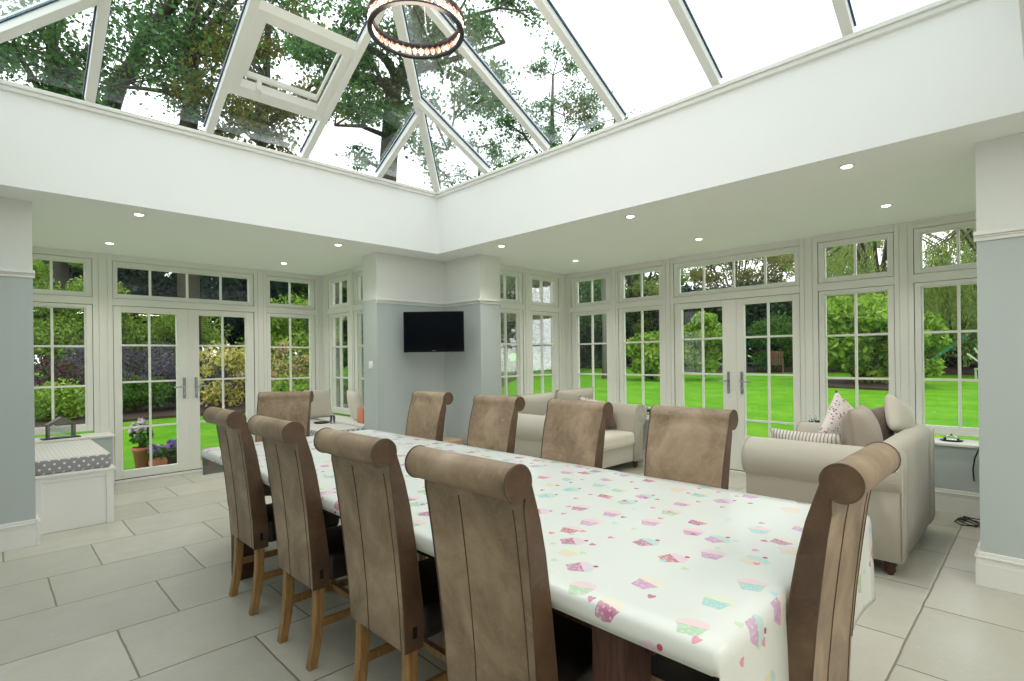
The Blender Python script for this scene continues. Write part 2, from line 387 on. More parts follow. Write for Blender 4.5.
def french(f, u0, u1, leaves, inner):
    DOORN[0] += 1
    root = struct(empty('door_%d' % DOORN[0], f((u0+u1)/2, 0, 0))); o = root.location
    for (a, b, g0, g1, gm, hs) in leaves:
        lf = MB(); Z0, Z1, G0, G1 = .035, 2.03, .13, 1.96
        fbox(lf, f, a, g0, .01, .07, Z0, Z1); fbox(lf, f, g1, b, .01, .07, Z0, Z1); fbox(lf, f, g0, g1, .01, .07, Z0, G0); fbox(lf, f, g0, g1, .01, .07, G1, Z1)
        L = lf.build('door_leaf', FRAME, root, bevel=.004, off=o)
        bar = lambda *q: (lambda m: (fbox(m, f, *q), m.build('glazing_bar', FRAME, L, bevel=.002, off=o)))(MB())
        bar(gm-.011, gm+.011, .032, .06, G0, G1)
        for z in (1.58, 1.15, .62): bar(g0, g1, .034, .058, z-.011, z+.011)
        gl = MB(); fbox(gl, f, g0, g1, .043, .049, G0, G1); gl.build('glass_pane', GLASS, L, off=o)
        # lever handle on its back plate
        hu, ds = hs; h = MB(); fbox(h, f, hu-.017, hu+.017, -.002, .012, .925, 1.185)
        h.build('handle_plate', CHROME, L, bevel=.006, off=o)
        h = MB(); h.tube([f(hu, -.002, 1.075), f(hu, -.045, 1.075), f(hu+ds*.02, -.055, 1.075), f(hu+ds*.12, -.052, 1.07)], .0095, 8)
        h.lathe([(.001,0),(.014,0),(.014,.02),(.001,.02)], f(hu, -.01, .985), 10, 'y' if f(0,0,0)[1] > 5 else 'x')
        h.build('door_handle', CHROME, L, off=o)
    th = MB(); fbox(th, f, u0, u1, -.03, .1, 0, .03); th.build('threshold', WHITE, root, bevel=.003, off=o)
    sl = MB(); fbox(sl, f, u0, u1, .0, .06, .03, .036); sl.build('threshold_seal', BLACK, root, off=o)
    m = leaves[0][1]; a = MB(); fbox(a, f, m-.012, m+.012, .0, .012, .04, 2.03); a.build('astragal', FRAME, root, bevel=.003, off=o)

fN, fE, fNR, fER = F('y', YN, 1), F('x', XE, 1), F('x', 3.515, 1), F('y', 5.08, 1)
fNL, fES = F('x', -.06, -1), F('y', -.04, -1)
pair(fN, .16, .85, .215, .792, .506, True)
casement(fN, 1.03, 2.565, 1.07, 2.515, [1.40, 1.79, 2.17], 2.115, 2.545, 2.16, 2.49, [])
french(fN, 1.03, 2.565, [(1.035,1.797,1.112,1.66,1.386,(1.735,-1)), (1.803,2.56,1.905,2.462,2.184,(1.865,1))], 0)
pair(fN, 2.725, 3.41, 2.775, 3.352, 3.064, True)
pair(fNR, 6.70, 7.32, 6.765, 7.245, 7.03); pair(fNR, 5.86, 6.58, 5.93, 6.50, 6.21)
pair(fNL, 6.70, 7.32, 6.765, 7.245, 7.03); pair(fNL, 5.86, 6.58, 5.93, 6.50, 6.21)
pair(fE, 4.30, 5.0, 4.37, 4.905, 4.639)
pair(fE, 3.485, 4.17, 3.545, 4.105, 3.818, True)
casement(fE, 1.865, 3.335, 1.91, 3.275, [2.95, 2.585, 2.23], 2.115, 2.545, 2.16, 2.49, [])
french(fE, 1.865, 3.335, [(1.87,2.557,1.944,2.465,2.203,(2.49,-1)), (2.563,3.33,2.715,3.236,2.973,(2.645,1))], 0)
pair(fE, 1.03, 1.69, 1.078, 1.636, 1.359, True); pair(fE, .22, .88, .28, .828, .56)
pair(fER, 4.63, 5.27, 4.71, 5.205, 4.965); pair(fER, 5.41, 6.03, 5.465, 5.945, 5.70)
pair(fES, 4.63, 5.27, 4.71, 5.205, 4.965); pair(fES, 5.41, 6.03, 5.465, 5.945, 5.70)

# posts, head and transom of every window wall
def timbers(name, f, spans, gaps, doors=()):
    m = MB()
    for a, b in gaps:
        w_ = b - a; g = .004
        if w_ > .1:
            q = a
            cuts = [a, a + w_*.28, b - w_*.28, b]
            for i in range(3):
                fbox(m, f, cuts[i] + (g if i else 0), cuts[i+1] - (g if i < 2 else 0), 0 if i == 1 else .004, .1, .6, ZC)
            fbox(m, f, a, b, .01, .095, .6, ZC)
        else: fbox(m, f, a, b, 0, .1, .6, ZC)
    for a, b in spans:
        fbox(m, f, a, b, .002, .1, 2.545, ZC); fbox(m, f, a, b, -.006, .004, 2.585, ZC)
        fbox(m, f, a, b, .002, .1, 2.035, 2.115)
    for a, b in doors:
        fbox(m, f, a[0], a[1], 0, .1, 0, .6); fbox(m, f, b[0], b[1], 0, .1, 0, .6)
    return struct(m.build(name, FRAME, bevel=.002))
timbers('trim_1', fN, [(.16,.85),(1.03,2.565),(2.725,3.41)], [(-.16,.16),(.85,1.03),(2.565,2.725),(3.41,3.6)], [((.97,1.03),(2.565,2.62))])
timbers('trim_2', fE, [(4.30,5.0),(3.485,4.17),(1.865,3.335),(1.03,1.69),(.22,.88)], [(5.0,5.17),(4.17,4.30),(3.335,3.485),(1.69,1.865),(.88,1.03),(-.13,.22)], [((1.78,1.865),(3.335,3.42))])
timbers('trim_3', fNR, [(6.70,7.32),(5.86,6.58)], [(7.32,7.5),(6.58,6.70),(5.75,5.86)])
timbers('trim_4', fER, [(4.63,5.27),(5.41,6.03)], [(4.50,4.63),(5.27,5.41),(6.03,6.2)])
timbers('trim_5', fNL, [(6.70,7.32),(5.86,6.58)], [(7.32,7.5),(6.58,6.70),(5.75,5.86)])
timbers('trim_6', fES, [(4.63,5.27),(5.41,6.03)], [(4.50,4.63),(5.27,5.41),(6.03,6.2)])

# sills
s = MB(); z0, z1 = DW, .60
s.box(.257,7.14,z0, .99,7.5,z1); s.box(2.6,7.14,z0, 3.515,7.5,z1); s.box(3.18,5.75,z0, 3.515,7.14,z1); s.box(-.06,5.75,z0, .257,7.5,z1)
s.box(4.50,YB-.025,z0, 6.2,5.08,z1); s.box(5.84,3.40,z0, 6.2,YB-.025,z1); s.box(5.84,.31,z0, 6.2,1.80,z1); s.box(4.50,-.04,z0, 6.2,.31,z1)
struct(s.build('trim_7', WHITE, bevel=.006))
# picture rail
def moulding(name, segs, prof):
    m = MB()
    for (axis, c0, sg, a, b) in segs:
        for (d, za, zb) in prof:
            if axis == 'y': m.box(a, c0, za, b, c0 + sg*d, zb)
            else: m.box(c0, a, za, c0 + sg*d, b, zb)
    return struct(m.build(name, WHITE, bevel=.003))
rail = [(.012,2.03,2.05), (.02,2.05,2.062), (.034,2.062,2.08), (.024,2.08,2.088)]
moulding('trim_8', [('y',Y0,-1,-.6,.257+.012), ('y',Y0,-1,XB-.012,X0), ('x',X0,-1,YB-.012,Y0), ('y',YB,-1,X0-.012,X0+.33), ('x',X0,-1,-2.6,.29+.012), ('x',-.6,1,-2.6,Y0)], rail)
sk = [(.022,0,.135), (.018,.135,.165), (.026,.165,.178), (.014,.178,.2)]
moulding('baseboard_north', [('y',Y0,-1,-.6,.257), ('x',.257,1,Y0-.022,5.72), ('y',Y0,-1,XB-.02,X0), ('x',XB,-1,5.43,5.72)], sk)
moulding('baseboard_east', [('x',X0,-1,YB-.02,Y0), ('y',YB,-1,X0-.02,5.87), ('x',5.87,-1,3.42,YB), ('x',5.87,-1,.29,1.78), ('y',.29,1,X0-.02,5.87), ('x',X0,-1,-2.6,.31)], sk)
moulding('baseboard_west', [('x',-.6,1,-2.6,Y0)], sk)
moulding('baseboard_south', [('y',-2.6,1,-.6,X0)], sk)
# painted casing on the left end of the north wall
struct(MB().box(-.12,Y0-.035,0, .018,Y0,ZC).build('trim_9', WHITE, bevel=.004))

# ------------------------------------------------------------------ roof lantern
def lantern():
    root = struct(empty('window_90', ((LX0+LX1)/2, (LY0+LY1)/2, ZE))); o = root.location
    HW = (LX1-LX0)/2; ZR = ZE + SL*HW; xr = (LX0+LX1)/2; yr0, yr1 = LY0+HW, LY1-HW
    kb = MB()
    for (a, zb, zt) in ((.03,3.27,3.30), (.045,3.30,ZE), ):
        for b in ((LX0-.1,LY0-.1,LX0+a,LY1+.1),(LX1-a,LY0-.1,LX1+.1,LY1+.1),(LX0+a,LY0-.1,LX1-a,LY0+a),(LX0+a,LY1-a,LX1-a,LY1+.1)): kb.box(b[0],b[1],zb,b[2],b[3],zt)
    kb.build('kerb_moulding', WHITE, root, bevel=.004, off=o)
    W, H = .062, .055
    def rafter(p0, p1, w_=W, nm='rafter'):
        r_ = MB(); r_.beam(p0, p1, w_, H)
        r_.build(nm, WHITE, root, bevel=.004, off=o)
        e = MB(); d = Vector(p1)-Vector(p0)
        up = Vector((0,0,.012)); e.beam(Vector(p0)+up, Vector(p1)+up, w_+.022, .012); e.build('glazing_seal', BLUEG, root, off=o)
        k = MB(); up = Vector((0,0,.05)); k.beam(Vector(p0)+up, Vector(p1)+up, w_*.75, .026); k.build('rafter_cap', WHITE, root, off=o)
    z = lambda d: ZE + H*.9 + SL*d
    xs = [.57, 1.375, 2.205, 3.02]; ys = [4.165, 3.32, 2.49, 1.675, .845]
    for x in xs:
        for (ye, sg) in ((LY1, -1), (LY0, 1)):
            d = min(x-LX0, LX1-x); d = min(d, HW)
            rafter((x, ye, z(0)), (x, ye+sg*d, z(d)))
    for y in ys:
        for (xe, sg) in ((LX1, -1), (LX0, 1)):
            d = min(y-LY0, LY1-y, HW); rafter((xe, y, z(0)), (xe+sg*d, y, z(d)))
    for (cx, cy, ry) in ((LX0,LY0,yr0),(LX1,LY0,yr0),(LX0,LY1,yr1),(LX1,LY1,yr1)):
        rafter((cx,cy,z(0)), (xr,ry,z(HW)), .075, 'hip_rafter')
    rafter((xr,yr0,z(HW)), (xr,yr1,z(HW)), .09, 'ridge_beam')
    # glass slopes, split at the rafters
    def zz(d): return ZE + H + .004 + SL*d
    def pane(pts):
        n = len(pts); m = MB(); up = Vector((0,0,.008)); P = [Vector(p) for p in pts]
        m.add([*P, *[p+up for p in P]], [tuple(range(n))[::-1], tuple(range(n,2*n))] + [(i,(i+1)%n,n+(i+1)%n,n+i) for i in range(n)])
        m.build('roof_glass', RGLASS, root, off=o)
    bx = [LX0] + xs + [LX1]
    for i in range(len(bx)-1):
        a, b = bx[i], bx[i+1]; da, db = min(a-LX0, LX1-a), min(b-LX0, LX1-b)
        for (ye, sg) in ((LY1,-1),(LY0,1)):
            pts = [(a,ye,zz(0)),(b,ye,zz(0)),(b,ye+sg*db,zz(db))]
            if a < xr < b: pts.append((xr,ye+sg*HW,zz(HW)))
            pts.append((a,ye+sg*da,zz(da)))
            pane([p for k, p in enumerate(pts) if k == 0 or (Vector(p)-Vector(pts[k-1])).length > 1e-4 and (Vector(p)-Vector(pts[0])).length > 1e-4])
    by = [LY0] + ys[::-1] + [LY1]
    for i in range(len(by)-1):
        a, b = by[i], by[i+1]; da, db = min(a-LY0, LY1-a, HW), min(b-LY0, LY1-b, HW)
        for (xe, sg) in ((LX1,-1),(LX0,1)):
            pts = [(xe,a,zz(0)),(xe,b,zz(0)),(xe+sg*db,b,zz(db))]
            for yy in (yr1, yr0):
                if a < yy < b: pts.append((xe+sg*HW,yy,zz(HW)))
            pts.append((xe+sg*da,a,zz(da)))
            pane([p for k, p in enumerate(pts) if k == 0 or (Vector(p)-Vector(pts[k-1])).length > 1e-4 and (Vector(p)-Vector(pts[0])).length > 1e-4])
    # opening vent between the two middle rafters of the north slope
    x0, x1 = 1.375+.031, 2.205-.031; d0, d1 = .42, 1.10; th = math.atan(SL)
    def q(x, d, h): return (x, LY1 - d + h*math.sin(th)*-1, ZE + H*.2 + SL*d - h*math.cos(th)*-1*1.0)
    def slab(xa, xb, da, db, ha, hb):
        m.add([q(xa,da,ha),q(xb,da,ha),q(xb,db,ha),q(xa,db,ha),q(xa,da,hb),q(xb,da,hb),q(xb,db,hb),q(xa,db,hb)],
              [(0,3,2,1),(4,5,6,7),(0,1,5,4),(1,2,6,5),(2,3,7,6),(3,0,4,7)])
    m = MB(); fw = .085
    for a in ((x0,x1,d0,d0+fw),(x0,x1,d1-fw*.9,d1),(x0,x0+fw*.8,d0+fw,d1-fw*.9),(x1-fw*.8,x1,d0+fw,d1-fw*.9)): slab(*a, -.012, .05)
    m.build('vent_frame', WHITE, root, bevel=.004, off=o)
    m = MB(); e = .012; a0, a1, b0, b1 = x0+fw*.8+e, x1-fw*.8-e, d0+fw+e, d1-fw*.9-e
    for a in ((a0,a1,b0,b0+.02),(a0,a1,b1-.02,b1),(a0,a0+.02,b0+.02,b1-.02),(a1-.02,a1,b0+.02,b1-.02)): slab(*a, .055, .09)
    m.build('vent_sash', WHITE, root, bevel=.003, off=o)
    m = MB(); slab((a0+a1)/2-.16, (a0+a1)/2+.16, d0+fw-.03, d0+fw+.02, -.03, -.008); slab((a0+a1)/2-.2, (a0+a1)/2-.17, d0+fw-.02, d0+fw+.03, -.02, .06); m.build('vent_actuator', WHITE, root, bevel=.003, off=o)
    # drainage gutter outside
lantern()
# chandelier
def chandelier():
    cx, cy, cz = 1.79, 2.56, 3.27; r = .262
    root = props(empty('chandelier', (cx,cy,cz)), 'round dark metal ring chandelier set with glowing faceted crystals under the glass roof', 'chandelier'); o = root.location
    def ring(ra, rb, za, zb, nm, mt, par=root):
        n = 64; prof = [(ra,za),(rb,za),(rb,zb),(ra,zb)]; m = MB(); vs = []
        for k in range(n):
            a = 2*PI*k/n
            for q_, z_ in prof: vs.append((cx+q_*math.cos(a), cy+q_*math.sin(a), cz+z_))
        m.add(vs, [(k*4+i, k*4+(i+1)%4, ((k+1)%n)*4+(i+1)%4, ((k+1)%n)*4+i) for k in range(n) for i in range(4)]); return m.build(nm, mt, par, off=o)
    ring(r-.014, r+.014, 0, .010, 'bottom_ring', BLACK); ring(r-.018, r+.018, .072, .08, 'top_ring', BLACK)
    for k in range(44):
        a = 2*PI*k/44; d = Vector((math.cos(a), math.sin(a), 0)); t = Vector((-d.y, d.x, 0)); p = Vector((cx,cy,cz+.042)) + d*r
        m = MB(); vs = [p+Vector((0,0,.028)), p-Vector((0,0,.028))]; 
        for j in range(6):
            b = PI/3*j; vs.append(p + d*.015*math.cos(b) + t*.0165*math.sin(b) + Vector((0,0,.006*(-1)**j)))
        m.add(vs, [(0,2+j,2+(j+1)%6) for j in range(6)] + [(1,2+(j+1)%6,2+j) for j in range(6)])
        m.build('crystal', CRYST, root, off=o)
    for k in range(10):
        a = 2*PI*k/10+.2; m = MB(); m.lathe([(.001,-.012),(.008,-.007),(.009,0),(.006,.009),(.001,.013)], (cx+r*math.cos(a)*1.0, cy+r*math.sin(a), cz+.042), 8); m.build('bulb', BULB, root, off=o)
    for k in range(4):
        a = 2*PI*k/4 + .7; m = MB(); m.tube([(cx+r*math.cos(a),cy+r*math.sin(a),cz+.08),(cx,cy,4.12)], .0018, 5); m.build('suspension_wire', CHROME, root, off=o)
    m = MB(); m.tube([(cx,cy,4.1),(cx,cy,4.36)], .006, 8); m.lathe([(.001,4.28),(.05,4.285),(.055,4.33),(.001,4.335)], (cx,cy,0), 20); m.build('ceiling_rose', CHROME, root, off=o)
    l = bpy.data.lights.new('chandelier_light', 'POINT'); l.energy = 18; l.color = (1,.82,.66); l.shadow_soft_size = .2
    lo = bpy.data.objects.new('chandelier_light', l); COL.objects.link(lo); lo.parent = root; lo.location = (0,0,-.08)
t = NT('crystal_glass'); fr = t.n('ShaderNodeFresnel', IOR=1.6); gl = t.n('ShaderNodeBsdfGlossy', Roughness=.05, Color=(1,.95,.92,1)); tr = t.n('ShaderNodeBsdfTransparent', Color=(.93,.86,.83,1))
em = t.n('ShaderNodeEmission', Color=lin((255,170,140)), Strength=.28)
mx = t.n('ShaderNodeMixShader', Fac=t.math('ADD', .25, fr.outputs[0])); t.t.links.new(tr.outputs[0], mx.inputs[1]); t.t.links.new(gl.outputs[0], mx.inputs[2])
ad = t.n('ShaderNodeAddShader'); t.t.links.new(mx.outputs[0], ad.inputs[0]); t.t.links.new(em.outputs[0], ad.inputs[1]); t.t.links.new(ad.outputs[0], t.out.inputs[0]); CRYST = t.m
chandelier()

# ------------------------------------------------------------------ downlights
DL = [(.915,6.80,'recessed downlight over the left end of the garden door bay'), (.915,5.32,'recessed downlight at the ceiling edge nearest the left pillar'), (2.69,6.80,'recessed downlight over the right side of the left-hand glazed bay'),
      (2.69,5.34,'recessed downlight nearest the inner corner on the television side'), (4.05,4.23,'recessed downlight just right of the lantern corner'), (5.38,4.25,'recessed downlight over the sofa in the far right corner'),
      (4.05,2.58,'recessed downlight beside the lantern, second from its corner'), (5.38,2.59,'recessed downlight in front of the right-hand double doors'), (4.04,.92,'recessed downlight nearest the camera beside the lantern'), (5.36,.94,'recessed downlight next to the right pillar over the near sofa')]
def downlight(x, y, lab):
    root = props(empty('downlight', (x,y,ZC)), lab, 'downlight', 'round recessed ceiling downlights')
    m = MB(); m.lathe([(.03,.002),(.044,.0),(.047,-.003),(.047,-.006),(.041,-.009),(.031,-.005)], (0,0,0), 24); m.build('trim_ring', WHITE, root)
    m = MB(); m.lathe([(.001,-.013),(.022,-.012),(.031,-.008),(.030,.0),(.001,.0)], (0,0,0), 20); m.build('lamp', LED, root)
    l = bpy.data.lights.new('downlight_beam', 'SPOT'); l.energy = 28; l.color = (1,.95,.88); l.spot_size = R(120); l.spot_blend = .9; l.shadow_soft_size = .04
    lo = bpy.data.objects.new('downlight_beam', l); COL.objects.link(lo); lo.parent = root; lo.location = (0,0,-.02)
for d in DL: downlight(*d)
# unseen disk lamps added behind the camera to brighten the room from there
for (x, y) in ((.6,-1.3),(1.8,-1.3),(3.0,-1.3),(.0,-.9)):
    l = bpy.data.lights.new('rear_fill_light', 'AREA'); l.shape = 'DISK'; l.size = .5; l.energy = 14; l.color = (1,.95,.88)
    lo = bpy.data.objects.new('rear_fill_light', l); COL.objects.link(lo); lo.location = (x,y,ZC-.02)

# ------------------------------------------------------------------ dining chairs
def make_chair():
    root = empty('dining_chair')
    r = .047; W = .212
    # profile (x forward, z up)
    front = [(.078,.44),(.073,.50),(.056,.62),(.037,.75),(.016,.87),(-.006,.96),(-.026,1.02)]
    cx, cz = -.085, 1.068
    arc = [(cx + r*math.cos(R(a)), cz + r*math.sin(R(a))) for a in range(-12, 301, 12)]
    back = [(-.062,.99),(-.052,.93),(-.038,.82),(-.022,.68),(-.008,.52),(.0,.355)]
    poly = front + arc + back + [(.075,.355)]
    m = MB(); f = lambda p, q, t: (p, t, q)
    n = len(poly); ws = lambda z: W - .02 + .02*min(1, max(0, (z-.36)/.7))
    vs = []
    C_ = (sum(p for p, q in poly)/n, sum(q for p, q in poly)/n)
    for sgn in (-1, 1):
        for p, q in poly: vs.append((p, sgn*(ws(q)), q))
    m.add(vs, [(i, (i+1) % n, n+(i+1) % n, n+i) for i in range(n)], True)
    m.add(list(vs), [tuple(range(n))[::-1], tuple(range(n, 2*n))], False)
    b = m.build('backrest', LEATHER, root, bevel=.006, seg=2)
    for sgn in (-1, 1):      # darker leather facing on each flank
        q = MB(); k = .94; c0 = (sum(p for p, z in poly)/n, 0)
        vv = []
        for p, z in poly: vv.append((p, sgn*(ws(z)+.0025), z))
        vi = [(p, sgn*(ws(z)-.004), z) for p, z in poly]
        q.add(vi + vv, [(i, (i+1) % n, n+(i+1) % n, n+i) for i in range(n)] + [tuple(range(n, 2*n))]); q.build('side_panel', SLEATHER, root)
    # piping round the scroll ends and side edges, and two seams down the back
    for sgn in (-1, 1):
        pts = [(p, sgn*(ws(q)+.001), q) for p, q in arc + back[:-1]]
        MB().tube(pts, .0026, 5).build('piping', STITCH, b)
        MB().tube([(p, sgn*(ws(q)+.001), q) for p, q in front[1:]+arc[:3]], .0026, 5).build('piping', STITCH, b)
    MB().tube([(p-.0008, .05, q) for p, q in back], .0018, 5).build('seam', STITCH, b)
    MB().tube([(p-.001, -.170, q) for p, q in back], .0015, 5).build('seam', STITCH, b)
    MB().box(.03,-W+.019,.40, .046,-W+.0125,.44).build('tag', BLACK, b)
    MB().rbox(.07,-.20,.37, .50,.20,.495, .028, 4).build('seat', DLEATHER, root)
    for sgn in (-1, 1):
        y = sgn*.165; rings = []
        for (x, z, h) in ((.038,.37,.021),(.035,.25,.021),(.024,.12,.020),(.0,0,.019)):
            rings.append([(x-h, y-h, z),(x+h, y-h, z),(x+h, y+h, z),(x-h, y+h, z)])
        MB().loft(rings, False).build('leg', OAK, root, bevel=.003)
        rings = [[(x-h, y-h, z),(x+h, y-h, z),(x+h, y+h, z),(x-h, y+h, z)] for (x, z, h) in ((.455,.38,.022),(.455,0,.018))]
        MB().loft(rings, False).build('leg', OAK, root, bevel=.003)
        MB().box(.03, y-.010, .17, .45, y+.010, .205).build('stretcher', OAK, root, bevel=.002)
    MB().box(.26,-.157,.175, .285,.157,.205).build('stretcher', OAK, root, bevel=.002)
    return root
proto = make_chair()
chairs = [((1.02,3.225),0,'brown leather scroll-back dining chair on the near side, farthest left'),
          ((1.02,2.495),0,'brown leather scroll-back chair on the near side, second from the left'),
          ((1.02,1.765),0,'brown leather scroll-back chair on the near side, third from the left'),
          ((1.015,1.135),0,'large brown leather scroll-back chair closest to the camera on the near side'),
          ((2.46,3.49),180,'brown leather dining chair across the table directly below the television'),
          ((2.46,2.71),180,'brown leather chair across the table in front of the far sofa, left of two'),
          ((2.46,2.0),180,'brown leather chair across the table in front of the far sofa seat, right of two'),
          ((2.46,1.275),180,'brown leather chair across the table in front of the right-hand double doors'),
          ((1.665,.435),90,'dark brown leather chair seen from the side at the near right end of the table'),
          ((1.755,4.50),-130,'brown leather chair turned askew at the far left end of the table')]
for i, ((x, y), a, lab) in enumerate(chairs):
    o = proto if i == 0 else copy_tree(proto)
    o.location = (x, y, 0); o.rotation_euler = (0, 0, R(a)); props(o, lab, 'chair', 'scroll-back leather dining chairs')

# ------------------------------------------------------------------ table and cloth
TX0, TX1, TY0, TY1, TZ = 1.09, 2.40, .50, 4.22, .758
def table():
    root = props(empty('dining_table', ((TX0+TX1)/2,(TY0+TY1)/2,0)), 'long dark rough-sawn wooden dining table under the cupcake cloth', 'table'); o = root.location
    MB().box(TX0+.008,TY0+.008,TZ-.045, TX1-.008,TY1-.01,TZ-.002).build('tabletop', DOAK, root, bevel=.004, off=o)
    for a in ((TX0+.09,TY0+.2,TX0+.12,TY1-.6),(TX1-.12,TY0+.2,TX1-.09,TY1-.6),(TX0+.12,TY0+.2,TX1-.12,TY0+.23),(TX0+.12,TY1-.63,TX1-.12,TY1-.6)):
        MB().box(a[0],a[1],TZ-.13, a[2],a[3],TZ-.045).build('apron', DOAK, root, off=o)
    for x in (TX0+.012, TX1-.122):
        for y in (TY0+.225, TY1-.64): MB().box(x,y,0, x+.11,y+.11,TZ-.045).build('leg', DOAK, root, bevel=.006, off=o)
table()
def cloth():
    m = MB(); hx, hy0, hy1 = .062, .33, .20; st = .02
    def axis(a0, a1, h0, h1):
        L = [a0 - h0*k/max(2,int(h0/st)) for k in range(max(2,int(h0/st)), 0, -1)]
        n = int((a1-a0)/.05); L += [a0 + (a1-a0)*k/n for k in range(n+1)]
        L += [a1 + h1*k/max(2,int(h1/st)) for k in range(1, max(2,int(h1/st))+1)]; return L
    A = axis(TX0, TX1, hx, hx); B = axis(TY0, TY1, hy0, hy1)
    vs = []; uv = []; nx, ny = len(A), len(B)
    for j, b in enumerate(B):
        for i, a in enumerate(A):
            px, py = min(max(a, TX0), TX1), min(max(b, TY0), TY1)
            ex, ey = a-px, b-py; e = math.hypot(ex, ey)
            if e < 1e-9:
                z = TZ + .004 + .0012*math.sin(a*9+b*4)*math.sin(b*7)
                vs.append((a, b, z))
            else:
                drop = e; dx, dy = ex/e, ey/e
                if abs(ex) > 1e-6 and abs(ey) > 1e-6:
                    # corner: falls in a fold that stands a little out
                    out = .012 + .05*drop*abs(math.sin(2*math.atan2(abs(ey), abs(ex))))**2
                    drop = max(abs(ex), abs(ey))*.985
                else:
                    s_ = b if abs(ex) > 1e-6 else a
                    amp = .006 if abs(ex) > 1e-6 else .022*(1-math.exp(-((s_-1.67)/.3)**2))
                    out = .012 + amp*(drop/.2)*(.5+.5*math.sin(s_*7.3+.8)*math.cos(s_*3.1)) + .002*min(1, drop/.03)
                rr = .014
                if drop < rr*1.57:
                    th = drop/rr; vs.append((px+dx*(rr*math.sin(th)), py+dy*(rr*math.sin(th)), TZ+.004-rr*(1-math.cos(th))))
                else:
                    vs.append((px+dx*(rr+out-.012), py+dy*(rr+out-.012), TZ+.004-rr-(drop-rr*1.57)))
            uv.append((a*1.0, b*1.0))
    m.add(vs, [(j*nx+i, j*nx+i+1, (j+1)*nx+i+1, (j+1)*nx+i) for j in range(ny-1) for i in range(nx-1)], True, uv)
    ob = m.build('tablecloth', CLOTH, None, uv=True, fix=False)
    so = ob.modifiers.new('solid', 'SOLIDIFY'); so.thickness = .0015; so.offset = 1
    props(ob, 'white wipe-clean tablecloth printed with pink and green cupcakes on the long table', 'tablecloth')
cloth()

# ------------------------------------------------------------------ sofas
def make_sofa(Wd, D, nseat, name):
    root = empty(name); hw = Wd/2; r = .135
    for sgn in (-1, 1):
        cx, cz = hw-.065, .645
        prof = [(hw-.01,.10),(hw-.01,.515)] + [(cx + r*math.cos(R(a)), cz + r*math.sin(R(a))) for a in range(-65, 181, 15)] + [(hw-.205,.56),(hw-.2,.40),(hw-.2,.10)]
        m = MB(); f = lambda p, q, t: (sgn*p, t, q); n = len(prof)
        cp = (hw-.1, .5)
        rings = []
        for (t_, sc) in ((.0,.97),(.015,1),(D*.5,1.0),(D-.03,1),(D-.008,.985),(D,.95)):
            rings.append([f(cp[0]+(p-cp[0])*sc, cp[1]+(q-cp[1])*sc if q > .12 else q, t_) for p, q in prof])
        m.loft(rings, True); A = m.build('arm', LINEN, root)
        pts = [f(p, q, D-.004) for p, q in prof[1:-1]]
        MB().tube(pts, .006, 6).build('piping', LINEN, A)
        MB().tube([f(cx+.085*math.cos(R(a)), cz+.085*math.sin(R(a)), D+.001) for a in range(-60, 235, 15)], .005, 6).build('piping', LINEN, A)
        MB().lathe([(.001,-.004),(.075,-.004),(.085,.0),(.075,.006),(.001,.012)], f(cx, cz, D-.004), 24, 'y').build('scroll_facing', LINEN, A)
        # a few gathers at the rear of the scroll
        for k, a in enumerate((150,120,95,70,40,10,-20)):
            MB().tube([f(cx+(r+.001)*math.cos(R(a)), cz+(r+.001)*math.sin(R(a)), .01), f(cx+(r+.004)*math.cos(R(a)), cz+(r+.004)*math.sin(R(a)), .055+.02*(k%2))], [.004,.001], 5).build('gather', LINEN, A)
    prof = [(0,.10),(0,.77),(.02,.80),(.07,.822),(.13,.81),(.18,.77),(.20,.70),(.22,.40),(.22,.10)]
    m = MB(); m.loft([[(x, p+(0 if abs(x) < hw-.03 else .01*(1 if p < .1 else -1)), q - (.012 if abs(x) > hw-.03 and q > .2 else 0)) for p, q in prof] for x in (-hw+.0, -hw+.03, 0, hw-.03, hw)], True)
    bk = m.build('back', LINEN, root)
    MB().tube([(-hw+.006,.0,.12),(-hw+.006,.0,.79)], .005, 6).build('piping', LINEN, bk); MB().tube([(hw-.006,.0,.12),(hw-.006,.0,.79)], .005, 6).build('piping', LINEN, bk)
    MB().rbox(-hw+.19,.1,.10, hw-.19,D-.03,.31, .02, 3).build('base', LINEN, root)
    sw = (Wd-.40)/nseat
    for k in range(nseat):
        a = -hw+.20+k*sw; cu = MB(); cu.rbox(a+.004,.20,.30, a+sw-.004,D+.015,.465, .05, 5); c_ = cu.build('seat_cushion', LINEN2, root)
        MB().tube([(a+.03,D+.012,.345),(a+sw-.03,D+.012,.345)], .004, 6).build('piping', LINEN, c_)
    for x in (-hw+.075, hw-.075):
        for y in (.075, D-.085):
            MB().lathe([(.016,0),(.021,.008),(.03,.03),(.026,.05),(.034,.06),(.036,.08),(.028,.09),(.038,.1),(.038,.112)], (x,y,0), 16).build('foot', SOFAWOOD, root)
    return root
s1 = make_sofa(1.28, .93, 1, 'sofa'); s1.location = (4.555, .625, 0); props(s1, 'beige linen scroll-arm snuggler sofa seen from behind beside the right pillar', 'sofa')
s2 = make_sofa(1.80, .93, 2, 'sofa'); s2.location = (4.885, 4.46, 0); s2.rotation_euler = (0,0,PI); props(s2, 'long beige linen scroll-arm sofa under the windows in the far right corner', 'sofa')

